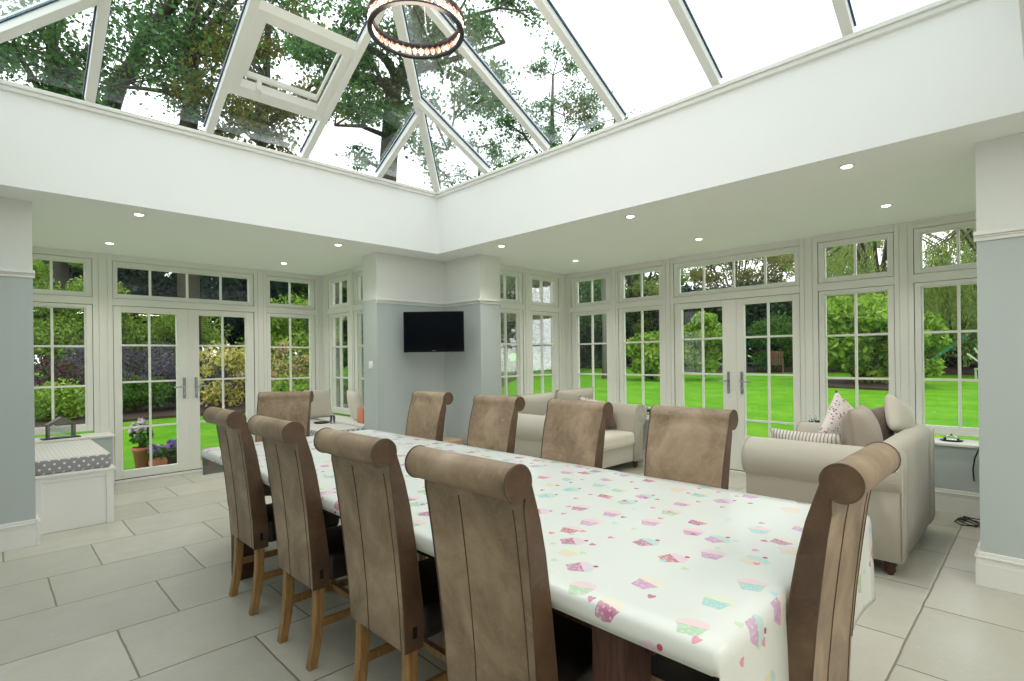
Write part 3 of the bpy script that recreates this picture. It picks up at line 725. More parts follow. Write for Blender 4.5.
def pillow(name, w_, h_, t_, mat, loc, rot, lab, cat='cushion', n=14, pinch=.07, piping=None, group=None):
    m = MB()
    def P(u, v, sg):
        k = (1-abs(u)**2.6)*(1-abs(v)**2.6); k = max(k, 0)**.5
        cx = 1 - pinch*(1-abs(v)**2)*1.0*abs(u); cy = 1 - pinch*(1-abs(u)**2)*abs(v)
        return (u*w_/2*cx, sg*t_/2*k, v*h_/2*cy)
    for sg in (-1, 1):
        vs = [P(-1+2*i/n, -1+2*j/n, sg) for j in range(n+1) for i in range(n+1)]
        fs = [(j*(n+1)+i, j*(n+1)+i+1, (j+1)*(n+1)+i+1, (j+1)*(n+1)+i) for j in range(n) for i in range(n)]
        m.add(vs, fs, True)
    ob = m.build(name, mat, None, fix=False)
    bm = bmesh.new(); bm.from_mesh(ob.data); bmesh.ops.remove_doubles(bm, verts=bm.verts[:], dist=1e-5); bmesh.ops.recalc_face_normals(bm, faces=bm.faces[:]); bm.to_mesh(ob.data); bm.free()
    ob.location = loc; ob.rotation_euler = tuple(R(a) for a in rot); props(ob, lab, cat, group)
    if piping:
        edge = [(-1+2*i/n, -1) for i in range(n)] + [(1, -1+2*i/n) for i in range(n)] + [(1-2*i/n, 1) for i in range(n)] + [(-1, 1-2*i/n) for i in range(n)]
        MB().tube([P(u, v, 0) for u, v in edge], .004, 5, closed=True).build('piping', piping, ob)
    return ob
# near sofa cushions (sofa faces +y)
pillow('cushion', .64,.52,.24, TAUPE, (4.55,.96,.725), (-8,0,4), 'plump taupe back cushion with gathered corner on the near sofa', piping=TAUPE, pinch=.03)
pillow('cushion', .40,.38,.15, BROWNF, (4.86,.93,.775), (-6,0,-14), 'dark brown velvet cushion leaning on the near sofa back')
pillow('cushion', .34,.30,.13, LINEN2, (4.96,.80,.885), (-16,22,-16), 'pale cushion propped on top of the near sofa back')
pillow('cushion', .44,.44,.13, FLORAL, (4.75,1.12,.79), (-12,40,-30), 'ditsy pink floral cushion standing on its corner on the near sofa')
pillow('cushion', .50,.38,.15, STRIPE, (4.32,1.26,.64), (-20,0,84), 'striped ticking cushion lying along the arm of the near sofa')
# far sofa cushions (faces -y)
pillow('cushion', .70,.50,.22, LINEN, (4.48,4.18,.72), (12,0,4), 'large beige back cushion at the left of the far sofa', piping=LINEN, pinch=.015)
pillow('cushion', .70,.50,.22, LINEN, (5.20,4.18,.74), (12,0,-3), 'large beige back cushion at the right of the far sofa', piping=LINEN, pinch=.015)
pillow('cushion', .32,.32,.11, SILVER, (4.50,3.97,.62), (18,30,20), 'small silvery satin cushion on the far sofa, left')
pillow('cushion', .40,.40,.13, FLORAL, (5.22,3.98,.68), (16,12,-10), 'small pale floral cushion leaning on the far sofa back')
pillow('cushion', .34,.30,.12, BROWNF, (5.44,3.92,.60), (20,-8,-60), 'small dark brown cushion tucked against the arm of the far sofa')

# ------------------------------------------------------------------ window seats
def window_seat(name, x0, x1, lab, side):
    y0, y1 = 5.72, 7.14
    root = props(empty(name, ((x0+x1)/2,(y0+y1)/2,0)), lab, 'window seat'); o = root.location
    m = MB(); m.box(x0,y0,0, x1,y1,.45).build('carcase', WHITE, root, bevel=.003, off=o)
    MB().box(x0-.0 if side < 0 else x0-.018,y0-.018,.45, x1+.018 if side < 0 else x1,y1,.473).build('lid', WHITE, root, bevel=.004, off=o)
    xa, xb = (x0+.06, x1-.07) if side < 0 else (x0+.07, x1-.06)
    for b in ((x0,y0-.012,.0,x0+.05,y0,.45),(x1-.05,y0-.012,0,x1,y0,.45),(x0+.05,y0-.006,.41,x1-.05,y0,.45)): MB().box(*b).build('front_stile', WHITE, root, bevel=.002, off=o)
    return root
window_seat('window_seat', .26, .775, 'white panelled window seat at the left, below the left-hand window', -1)
window_seat('window_seat', 2.67, 3.195, 'white panelled window seat beyond the table end, right of the garden doors', 1)
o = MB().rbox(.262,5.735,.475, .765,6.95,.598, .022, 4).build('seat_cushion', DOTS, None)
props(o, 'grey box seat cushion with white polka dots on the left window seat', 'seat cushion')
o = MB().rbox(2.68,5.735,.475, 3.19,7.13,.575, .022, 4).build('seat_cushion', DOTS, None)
props(o, 'long pale seat cushion on the right-hand window seat beyond the table', 'seat cushion')
pillow('cushion', .40,.40,.13, LINEN, (3.2,6.99,.785), (-12,0,0), 'plain beige square cushion leaning in the corner of the right window seat')
pillow('cushion', .40,.40,.13, LINEN2, (3.30,6.13,.795), (-12,0,82), 'plain pale square cushion against the pillar on the right window seat')
props(MB().rbox(3.24,5.86,.602, 3.38,6.0,.785, .008, 2).build('storage_box', simple('terracotta_card', (214,140,110), .7, var=.08), None), 'small terracotta-orange box on the sill at the right end of the bay beside the pillar', 'box')
tr_ = props(empty('tray', (3.03,6.52,.577)), 'dark oval tray with a glass tumbler on the right window seat', 'tray')
MB().lathe([(.001,0),(.09,0),(.1,.014),(.094,.014),(.086,.005),(.001,.005)], (0,0,0), 24).build('tray_base', BLACK, tr_)
tg = MB().lathe([(.03,.0),(.033,.1),(.03,.1),(.027,.006),(.001,.006),(.001,.0)], (3.10,6.36,.577), 16).build('tumbler', CLEAR, None); props(tg, 'clear glass tumbler beside the dark tray on the right window seat', 'glass')

# little house-shaped candle lantern on the left sill
L = props(empty('candle_lantern', (.545,7.24,.60), R(8)), 'house-shaped grey metal and glass candle lantern on the left window sill', 'lantern')
GM = simple('weathered_zinc', (122,118,110), .5, .6, var=.2)
MB().box(-.155,-.06,0, .155,.06,.012).build('base_tray', BLACK, L, bevel=.003)
for x in (-.105,.105):
    for y in (-.045,.045): MB().box(x-.008,y-.008,.012, x+.008,y+.008,.155).build('corner_post', GM, L)
m = MB(); m.prism([(-.12,.15),(.12,.15),(.0,.225)], -.055, .055, lambda p, q, t: (p, t, q)); m.build('roof', GM, L, bevel=.002)
MB().box(-.1,-.042,.014, .1,-.039,.15).build('glass_side', CLEAR, L); MB().box(-.1,.039,.014, .1,.042,.15).build('glass_side', CLEAR, L)
MB().tube([(0,0,.222),(-.012,0,.24),(0,0,.256),(.012,0,.24),(0,0,.222)], .003, 6).build('carry_ring', GM, L)
# dish on the right sill
D_ = props(empty('trinket_dish', (6.02,.60,.60)), 'small round dark-rimmed glass dish on the right window sill', 'dish')
MB().lathe([(.001,0),(.075,0),(.082,.008),(.001,.01)], (0,0,0), 24).build('base', BLACK, D_)
MB().lathe([(.001,.01),(.06,.012),(.055,.03),(.03,.045),(.008,.05),(.008,.062),(.001,.064)], (0,0,0), 24).build('lid', CLEAR, D_)
def stand(x, y, nm, lab):
    g = props(empty(nm, (x,y,.60)), lab, 'ornament')
    MB().lathe([(.001,0),(.055,0),(.05,.006),(.008,.012),(.007,.05),(.05,.06),(.055,.1),(.052,.1),(.046,.065),(.001,.056)], (0,0,0), 18).build('glass_bowl', CLEAR, g)
    MB().tube([(0,0,.06),(.01,.005,.11),(-.005,.0,.14)], .004, 6).build('stem', CHROME, g)
    for a in (0, 2, 4): MB().tube([(0,0,.06),(.03*math.cos(a),.03*math.sin(a),.12),(.045*math.cos(a),.045*math.sin(a),.15)], .003, 5).build('wire_arm', CHROME, g)
stand(6.0, 1.68, 'glass_ornament', 'tiny glass and wire ornament on the sill beside the right-hand double doors')
stand(6.0, 3.62, 'glass_ornament', 'tiny clear glass ornament on the sill between the far sofa and the doors')
# items stacked in the room corner under the television
tb = props(empty('toy_storage_box', (3.90,5.16,0)), 'low tan cardboard storage box in the corner below the television', 'box')
CARD = simple('card', (188,160,132), .8, var=.08)
MB().rbox(-.17,-.17,0, .20,.20,.36, .006, 2).build('body', CARD, tb); MB().rbox(-.18,-.18,.34, .21,.21,.40, .006, 2).build('lid', CARD, tb)
o = MB().rbox(3.70,5.08,.402, 3.85,5.26,.475, .02, 3).build('gift_box', simple('magenta_card', (190,40,120), .5), None); props(o, 'small magenta bundle lying on the tan storage box in the corner', 'box')

# ------------------------------------------------------------------ television
tv = props(empty('television', (3.69,5.01,1.69), R(-45.5)), 'black flat-screen television on a bracket across the wall corner', 'television')
# local: x right along screen, y away from viewer
MB().rbox(-.352,0,-.235, .352,.035,.238, .006, 2, False).build('bezel', simple('gloss_black', (6,6,8), .2, spec=.25), tv)
MB().box(-.335,-.002,-.200, .335,.0,.222).build('screen', simple('screen_glass', (3,6,14), .08, spec=.12), tv)
MB().box(-.022,-.003,-.222, .022,.0,-.215).build('maker_badge', simple('badge_grey', (120,120,124), .4), tv)
MB().box(-.2,.035,-.14, .2,.075,.14).build('rear_housing', BLACK, tv)
MB().tube([(0,.07,0),(.05,.25,0),(0,.42,0)], .018, 8).build('bracket_arm', BLACK, tv); MB().box(-.06,.40,-.1, .06,.43,.1).build('wall_plate', BLACK, tv)
sw = props(empty('light_switch', (XB-.001,5.575,1.315)), 'white light switch plate on the pillar beside the window bay', 'light switch')
MB().rbox(-.008,-.043,-.043, 0,.043,.043, .003, 2).build('plate', WHITE, sw); MB().box(-.012,-.008,-.014, -.008,.008,.014).build('rocker', WHITE, sw)
# cables by the right pillar
m = MB(); pts = []
for k in range(46):
    a = k*.42; pts.append((5.55+.10*math.cos(a)+.004*k*.6, .47+.075*math.sin(a*1.07)-.0008*k, .008+.004*(k % 3)))
m.tube(pts + [(5.75,.36,.01),(5.84,.33,.03)], .004, 6)
props(m.build('power_cable', BLACK), 'loose coil of dark cable on the floor by the right pillar', 'cable')
m = MB(); m.tube([(5.845,.44,.30),(5.83,.445,.40),(5.80,.43,.5),(5.80,.41,.56),(5.83,.40,.597),(5.9,.40,.606)], .006, 6)
props(m.build('lamp_flex', BLACK), 'short dark flex looping down from the right window sill', 'cable')

# ------------------------------------------------------------------ garden
def gz(x, y): return -.1 + .0315*max(0, .704*x + .71*y - 8)
def grass_mat():
    t = NT('lawn_grass'); g = t.n('ShaderNodeNewGeometry').outputs['Position']; n1 = t.ramp(t.noise(1.1, 8, .72, g), [(.38,(0,0,0)),(.62,(1,1,1))]); n2 = t.noise(24, 5, .8, g)
    c = t.mix(n1, lin((84,148,14)), lin((126,176,26))); c = t.mix(t.math('MULTIPLY', n2, .7), c, lin((60,128,18)))
    sp = t.n('ShaderNodeTexVoronoi', Scale=1.6, Vector=g); f = t.math('LESS_THAN', sp.outputs[0], .055); c = t.mix(f, c, lin((206,180,90)))
    t.pbr(c, .9, 0, t.bump(n2, .6, .03), .15); return t.m
m = MB(); N = 60; vs = []
for j in range(N+1):
    for i in range(N+1):
        x = -30 + 100*i/N; y = -30 + 100*j/N; vs.append((x, y, gz(x, y)-.02))
m.add(vs, [(j*(N+1)+i, j*(N+1)+i+1, (j+1)*(N+1)+i+1, (j+1)*(N+1)+i) for j in range(N) for i in range(N)], True)
ob = m.build('lawn', grass_mat(), None, fix=False); props(ob, 'bright green mown lawn sloping up behind the house', 'lawn', kind='stuff')
SOIL = simple('soil', (62,48,38), .95, var=.3, scale=6, bump=.8)
def bed(pts, lab):
    m = MB(); n = len(pts); top = [(x, y, gz(x, y)+.04) for x, y in pts]; bot = [(x*1.0, y, gz(x, y)-.1) for x, y in pts]
    m.add(bot + top, [tuple(range(n, 2*n))] + [(i, (i+1) % n, n+(i+1) % n, n+i) for i in range(n)]); o = m.build('flower_bed', SOIL); props(o, lab, 'flower bed', kind='stuff')
bed([(-4,15.4),(1,15.0),(3,14.9),(5.0,14.3),(6.2,13.0),(7.0,11.5),(7.6,10.4),(9.5,10.9),(11.5,12.5),(15,15.5),(20,19),(26,21),(26,40),(-8,40)], 'dark soil border under the shrubs beyond the left doors')
bed([(26,12),(29,9),(30,6),(31,0),(32,-8),(48,-8),(48,22),(30,20),(27,15)], 'dark soil border under the trees at the far end of the lawn')
bed([(20.5,3.6),(21.5,2.9),(24,3.2),(25,4.6),(24,6.2),(22,6.6),(20.6,5.4)], 'island bed round the big glossy shrub on the lawn')

MATS = dict(
 dark=leafmat('leaf_dark', [(18,40,24),(34,62,34),(48,82,42),(24,52,40)], .25),
 blue=leafmat('leaf_bluegreen', [(20,42,42),(34,64,58),(46,82,74)], .25),
 mid=leafmat('leaf_mid', [(40,78,28),(70,112,38),(104,150,52),(44,86,40)], .4),
 bright=leafmat('leaf_bright', [(84,126,30),(132,170,54),(178,204,92),(100,144,42)], .4),
 yellow=leafmat('leaf_yellow', [(196,188,80),(226,214,120),(236,222,150),(150,150,64),(80,100,40)], .4),
 pink=leafmat('leaf_pink', [(226,196,150),(214,170,150),(196,190,100),(90,120,50),(80,120,44)], .4),
 purple=leafmat('leaf_purple', [(84,70,98),(112,98,126),(70,84,62),(140,128,152),(56,74,48)], .3),
 maroon=leafmat('leaf_maroon', [(88,34,58),(114,50,76),(54,30,40),(66,92,44),(70,110,50)], .3),
 willow=leafmat('leaf_willow', [(106,136,56),(140,162,80),(166,180,100),(90,116,50)], .5),
 autumn=leafmat('leaf_autumn', [(130,134,68),(160,152,92),(104,134,64),(160,130,96)], .5),
 oak=leafmat('leaf_oak', [(56,88,54),(80,118,62),(108,146,74),(78,122,90)], .5),
 light=leafmat('leaf_light', [(108,140,74),(140,166,90),(170,186,112),(150,150,84)], .5),
 oakb=leafmat('leaf_oakbrown', [(116,112,54),(140,140,62),(88,108,48),(140,116,60)], .5),
 fl=leafmat('petal_mix', [(236,226,240),(90,110,210),(200,120,200),(60,120,50),(70,130,54)], .3),
 wfl=leafmat('petal_white', [(244,236,246),(232,206,234),(80,130,60)], .3),
 pfl=leafmat('petal_pink', [(230,130,170),(240,180,200),(70,140,50),(200,70,110)], .3))
def leafcloud(rng, centers, radii, n, size, aspect=.55, droop=0):
    """n leaf blades (folded rhombi) gathered round clump centres; returns verts, faces"""
    centers = np.asarray(centers, float); radii = np.asarray(radii, float)
    idx = rng.integers(0, len(centers), n); d = rng.normal(size=(n,3)); d /= np.linalg.norm(d, axis=1)[:,None]
    rr = rng.random(n)**.45
    c = centers[idx] + d*rr[:,None]*radii[idx]
    a = rng.normal(size=(n,3)) + d*.6; a[:,2] -= droop; a /= np.linalg.norm(a, axis=1)[:,None]
    b = np.cross(a, rng.normal(size=(n,3))); b /= np.linalg.norm(b, axis=1)[:,None]; nn = np.cross(a, b)
    s = size*(.6 + .8*rng.random(n))[:,None]
    v = np.stack([c - a*s*.5, c + b*s*aspect*.5 + nn*s*.08, c + a*s*.5, c - b*s*aspect*.5 + nn*s*.08], 1).reshape(-1, 3)
    return v
def mesh_quads(name, v, mat, parent=None, off=(0,0,0)):
    v = v - np.array(off, float)
    n = len(v)//4; me = bpy.data.meshes.new(name); me.vertices.add(len(v)); me.vertices.foreach_set('co', v.astype(np.float32).ravel())
    me.loops.add(n*4); me.loops.foreach_set('vertex_index', np.arange(n*4, dtype=np.int32)); me.polygons.add(n)
    me.polygons.foreach_set('loop_start', np.arange(0, n*4, 4, dtype=np.int32)); me.polygons.foreach_set('loop_total', np.full(n, 4, dtype=np.int32))
    me.update(calc_edges=True); me.materials.append(mat)
    o = bpy.data.objects.new(name, me); COL.objects.link(o)
    if parent: o.parent = parent
    return o
def clumps(rng, c, rad, n, cr):
    d = rng.normal(size=(n,3)); d /= np.linalg.norm(d, axis=1)[:,None]; r = .45 + .5*rng.random(n)**.6
    p = np.array(c) + d*r[:,None]*np.array(rad); s = cr*(.6 + .8*rng.random(n)); return p, np.stack([s, s, s*.8], 1)
def shrub(name, x, y, rx, h, mat, lab, cat='shrub', seed=1, n=5000, leaf=.07, ncl=26, ry=None, lift=0, cr=.32, aspect=.55, stems=True, group=None):
    rng = np.random.default_rng(seed); z = gz(x, y); ry = ry or rx*.9
    root = props(empty(name, (x,y,z)), lab, cat, group)
    p, s_ = clumps(rng, (0,0,lift+(h-lift)/2), (rx*.85, ry*.85, (h-lift)/2*.85), ncl, min(rx, h)*cr)
    p[:,2] = np.maximum(p[:,2], s_[:,2]*.6)
    v = leafcloud(rng, p, s_, n, leaf, aspect); v[:,2] = np.maximum(v[:,2], .02)
    mesh_quads('foliage', v, MATS[mat], root)
    if stems:
        m = MB()
        for k in range(min(10, ncl)): m.tube([(0,0,0), (p[k][0]*.4, p[k][1]*.4, p[k][2]*.5), tuple(p[k])], [.03*min(1,h/2), .018*min(1,h/2), .006], 5, cap=False)
        m.build('stem', BARK, root)
    return root
def spray(name, *a, **k): return shrub(name, *a, **k)
# north border, near to far
SH = [
 ('shrub',2.75,16.3,.85,.95,'mid','rounded dark green shrub low behind the left garden door',11,5200,.075),
 ('shrub',3.9,16.8,.9,1.05,'blue','grey-green shrub right of the dark round one, behind the left door',12,5200,.06),
 ('shrub',3.1,18.6,1.35,1.9,'purple','wide purple-grey shrub above the dark round bush in the left door',13,9000,.07),
 ('shrub',4.4,21.4,2.3,3.3,'bright','tall domed green shrub at the back of the left border',14,12000,.11),
 ('shrub',4.45,15.7,.95,1.95,'yellow','yellow variegated shrub behind the right leaf of the left doors',15,4200,.1),
 ('shrub',5.25,17.4,1.1,1.5,'purple','purple-grey shrub behind the yellow variegated one',16,6000,.07),
 ('shrub',5.35,13.3,.75,1.85,'pink','pink and cream tipped shrub behind the window right of the left doors',17,3600,.08),
 ('shrub',5.1,12.5,.75,1.0,'bright','fresh green leafy shrub below the pink tipped one',18,4600,.08),
 ('shrub',6.9,16.3,1.6,3.4,'bright','tall light green shrub behind the pink tipped one',19,9000,.12),
 ('shrub',1.1,16.2,.8,.95,'bright','bright green leafy plant low in the far left window',20,4600,.09),
 ('shrub',.9,17.6,1.1,1.75,'maroon','maroon-leaved shrub behind the far left window',21,6000,.08),
 ('shrub',2.0,18.4,.9,1.9,'purple','dusky purple shrub between the far left window and the door',22,5200,.07),
 ('ivy_hedge',1.35,20.6,1.9,7.2,'bright','tall bright green ivy-covered hedge filling the far left window',23,32000,.10),
 ('shrub',7.1,12.6,.9,2.2,'mid','leafy green shrub outside the narrow side window of the left bay',24,6500,.09),
 ('shrub',6.2,11.2,.6,1.1,'mid','low green shrub outside the side windows of the left bay',25,4000,.08),
 ('shrub',9.4,12.0,.8,.9,'mid','low green shrub behind the left narrow window of the right bay',26,4200,.08),
 ('shrub',11.2,14.0,.9,1.1,'autumn','rusty brown grassy shrub behind the right bay side windows',27,4200,.08),
 ('shrub',13.6,15.4,1.0,1.2,'mid','low green shrub beyond the lawn, left of the grey trunk',28,4200,.08),
 ('shrub',16.2,17.2,1.0,1.1,'bright','yellow-green perennial clump at the lawn edge by the grey trunk',29,4200,.09),
 ('shrub',18.6,17.6,1.0,1.2,'bright','yellow-green low clump right of the grey trunk',30,4200,.09),
]
for (nm, x, y, rx, h, mt, lab, sd, n, lf) in SH: shrub(nm, x, y, rx, h, mt, lab, 'hedge' if 'hedge' in nm else 'shrub', sd, n, lf)
SHE = [
 ('shrub',20.4,12.0,1.3,2.2,'bright','light green big-leaved shrub behind the second window of the right bay',31,5200,.2),
 ('shrub',21.6,10.3,1.35,3.1,'bright','tall yellow-green big-leaved shrub behind the left leaf of the right doors',32,6500,.2),
 ('shrub',22.5,4.75,2.0,3.3,'bright','big glossy light green shrub in the island bed on the lawn',33,9000,.24),
 ('shrub',22.6,3.1,.9,2.6,'bright','upright glossy green shrub at the left of the last window',34,3600,.22),
 ('shrub',28.5,9.8,1.8,3.0,'mid','leafy green bush behind the wooden garden chair',35,6500,.14),
 ('shrub',29.0,13.2,1.8,2.6,'mid','clipped dark green bush behind the stone bench',36,6500,.12),
 ('shrub',30.5,7.2,1.6,2.4,'mid','mid green bush left of the big glossy shrub',37,6000,.14),
 ('shrub',29.5,1.2,1.3,1.9,'mid','low green bush beside the white slatted chair',38,4500,.12),
]
for (nm, x, y, rx, h, mt, lab, sd, n, lf) in SHE: shrub(nm, x, y, rx, h, mt, lab, 'shrub', sd, n, lf)

def tree(x, y, h, cr, mat, lab, seed, n=16000, leaf=.22, trunk=.22, lift=.2, ncl=60, name='tree', squash=1, bark=None, aspect=.6, droop=0, cc=.26):
    rng = np.random.default_rng(seed); z = gz(x, y); root = props(empty(name, (x,y,z)), lab, 'tree')
    p, s_ = clumps(rng, (0,0,h*(lift+(1-lift)/2)), (cr*.9, cr*.9, h*(1-lift)/2*.92), ncl, cr*cc)
    mesh_quads('crown', leafcloud(rng, p, s_*np.array([1,1,squash]), n, leaf, aspect, droop), MATS[mat], root)
    m = MB(); m.tube([(0,0,-.1),(.05*cr*.3,0,h*.25),(0,.03*cr,h*.5),(0,0,h*.8)], [trunk, trunk*.8, trunk*.6, trunk*.2], 9)
    m.build('trunk', bark or BARK, root)
    b = MB()
    for k in range(0, ncl, 3):
        q_ = p[k]; z_ = q_[2]*.6; b.tube([(0,0,z_*.8), (q_[0]*.5, q_[1]*.5, z_+.35*(q_[2]-z_)), tuple(q_)], [trunk*.4, trunk*.22, .02], 5, cap=False)
    b.build('branch', bark or BARK, root)
    return root
# dark evergreens closing the north side
tree(3.3,27.5,9.5,3.6,'blue','dark blue-green conifer behind the left garden door',401, 22000,.26, lift=.02)
tree(8.2,26.5,9.5,3.4,'blue','dark conifer behind the right leaf of the left doors', 402, 20000,.26, lift=.02)
tree(-1.2,27,9,3.4,'dark','dark evergreen behind the ivy hedge', 403, 16000,.26, lift=.02)
tree(12.6,24.5,9,3.6,'mid','mid green tree behind the window right of the left doors', 404, 18000,.26, lift=.05)
tree(12.6,18.8,5.6,2.4,'dark','dark evergreen behind the left side window of the right bay', 405, 14000,.2, lift=.02)
tree(16.0,21.5,7.4,2.8,'dark','dark evergreen behind the right side window of the right bay', 406, 14000,.22, lift=.02)
tree(20.4,22.8,6.4,3.0,'mid','mid green tree behind the corner window of the right bay', 407, 14000,.24, lift=.05)
tree(10.4,16.2,5.6,1.9,'mid','leafy tree outside the right side of the left bay', 408, 12000,.16, lift=.05)
tree(26,20.5,4.9,3.0,'dark','dark evergreen behind the second window of the right bay', 409, 16000,.24, lift=.02)
tree(31.5,16.5,5.0,3.0,'dark','dark evergreen behind the left leaf of the right doors', 410, 16000,.24, lift=.02)
tree(33,12.2,5.2,3.0,'dark','dark purple-green evergreen behind the right leaf of the right doors', 411, 16000,.24, lift=.02)
tree(37,9.5,9.5,3.6,'light','olive and russet autumn tree above the right-hand doors', 412, 24000,.17, lift=.12, ncl=110, cc=.17)
tree(32.5,23,10.5,3.8,'oak','broad green tree left of the autumn tree', 413, 24000,.17, lift=.12, ncl=110, cc=.17)
tree(38,15.5,11,4.0,'autumn','olive autumn tree behind the transom of the right doors', 414, 24000,.17, lift=.12, ncl=110, cc=.17)
tree(36,4.4,4.8,3.0,'dark','dark evergreen behind the big glossy shrub', 415, 16000,.24, lift=.02)
tree(37,.6,4.8,3.2,'dark','dark evergreen behind the green slide', 416, 16000,.24, lift=.02)
tree(40,1.5,12,3.8,'light','olive autumn tree above the last window', 417, 24000,.17, lift=.12, ncl=110, cc=.17)
tree(37,-3.2,10,3.4,'mid','green tree at the far right beyond the last window', 418, 14000,.24, lift=.05, ncl=90, cc=.2)
tree(24.5,23.5,12.5,3.6,'oak','tall airy green tree above the second right bay window', 419, 10000,.18, lift=.25, ncl=90, cc=.17)
tree(30,18.6,9.5,3.6,'light', 'light green lacy tree behind the second window of the right bay', 420, 24000,.17, lift=.12, ncl=110, cc=.17)
tree(23.5,19.5,7.5,2.6,'oak', 'small lacy tree behind the corner window of the right bay', 421, 14000,.15, lift=.12, ncl=90, cc=.18)
# background tree line
for i, (x, y, h) in enumerate(((-7,30,9),(-3,34,9),(6,35,9),(14,33,8),(21,31,6.5),(28,29,6),(36,26,5.5),(41,20,5.2),(44,13,5.2),(45,6,5.2),(45,-1,5.2),(44,-8,5.2))):
    W_ = ['farthest left, behind the ivy hedge','behind the dark evergreen on the left','behind the left garden door','behind the window right of the left doors','behind the right bay corner','behind the second window of the right bay','left of the right-hand doors','behind the left leaf of the right doors','behind the right leaf of the right doors','behind the big glossy shrub','behind the green slide','farthest right, beyond the pillar'][i]
    tree(x, y, h, 4.3, ['dark','mid','dark'][i % 3], 'distant boundary tree ' + W_, 500+i, 9000, .42, lift=.02, ncl=44)
for i, (x, y, rx) in enumerate(((32,21,3.6),(36,15.5,3.8),(38.5,10.5,3.6),(39.5,5.2,3.6),(40,-.4,3.6),(40,-6,3.6))):
    shrub('boundary_hedge', x, y, rx, 3.0, 'dark', 'dark boundary hedge section ' + ['left of the right-hand doors','behind the stone bench','behind the wooden garden chair','behind the big glossy shrub','behind the green slide','farthest right beyond the pillar'][i], 'hedge', 600+i, 9000, .22, 60, cr=.5, stems=False)
for i, (x, y, h) in enumerate(((9,-15,8.5),(15,-19,9),(22,-17,9),(4,-20,9))):  # out-of-view trees added so the bay glass mirrors foliage, not white sky
    tree(x, y, h, 4.4, ['mid','oak','dark','mid'][i], 'unseen tree added on the south side to fill the reflections in the glass, ' + ['nearest','second nearest','farthest','by the house'][i], 700+i, 9000, .36, lift=.05, ncl=50)
# willow with hanging curtains of leaves
def willow(x, y, h, r, seed, lab):
    rng = np.random.default_rng(seed); z = gz(x, y); root = props(empty('willow_tree', (x,y,z)), lab, 'tree')
    V = []; 
    for k in range(420):
        a = rng.random()*2*PI; rr = r*(.35+.65*rng.random()**.5); top = h*(.97-.45*(rr/r)**2) - rng.random()*.8; ln = 1.4 + rng.random()*2.6
        n = int(ln*22); tt = np.sort(rng.random(n)); px = rr*math.cos(a) + rng.normal(size=n)*.05 + .25*tt*math.cos(a); py = rr*math.sin(a) + rng.normal(size=n)*.05 + .25*tt*math.sin(a); pz = top - tt*ln
        c = np.stack([px, py, pz], 1); s_ = .17*(.7+.6*rng.random(n))[:,None]
        d = np.stack([rng.normal(size=n)*.35, rng.normal(size=n)*.35, -np.ones(n)], 1); d /= np.linalg.norm(d, axis=1)[:,None]; b = np.cross(d, rng.normal(size=(n,3))); b /= np.linalg.norm(b, axis=1)[:,None]
        V.append(np.stack([c-d*s_*.5, c+b*s_*.13, c+d*s_*.5, c-b*s_*.13], 1).reshape(-1,3))
    v = np.concatenate(V); v[:,2] = np.maximum(v[:,2], .4); mesh_quads('crown', v, MATS['willow'], root)
    m = MB(); m.tube([(0,0,-.1),(.1,0,h*.3),(0,.1,h*.55)], [.4,.3,.2], 10); m.build('trunk', BARK, root)
    m = MB()
    for k in range(14):
        a = 2*PI*k/14; m.tube([(0,.05,h*.5),(r*.4*math.cos(a),r*.4*math.sin(a),h*.85),(r*.85*math.cos(a),r*.85*math.sin(a),h*.7)], [.12,.07,.02], 6, cap=False)
    m.build('branch', BARK, root)
willow(30.5,5.6,7.8,3.6,61,'weeping willow with hanging leaves behind the third window of the right bay')
willow(31.5,1.4,7.8,3.4,62,'weeping willow with hanging leaves behind the last window of the right bay')
# trunk standing in front of the border
t_ = props(empty('bare_tree', (19.9,14.06,gz(19.9,14.06))), 'grey-barked tree trunk behind the corner window of the right bay', 'tree')
m = MB(); m.tube([(0,0,-.1),(.05,0,2),(0,.05,4.2),(.1,.05,7)], [.2,.17,.15,.1], 10); m.build('trunk', BARKG, t_)
rng = np.random.default_rng(77); p, s_ = clumps(rng, (0,0,6.6), (1.8,1.8,1.6), 26, .6); mesh_quads('crown', leafcloud(rng, p, s_, 5000, .2), MATS['oak'], t_)
m = MB()
for k in range(0, 26, 2): m.tube([(.05,.05,4.5), tuple((p[k]+np.array([0,0,4.6]))*np.array([.5,.5,.5])), tuple(p[k])], [.07,.04,.015], 5, cap=False)
m.build('branch', BARKG, t_)

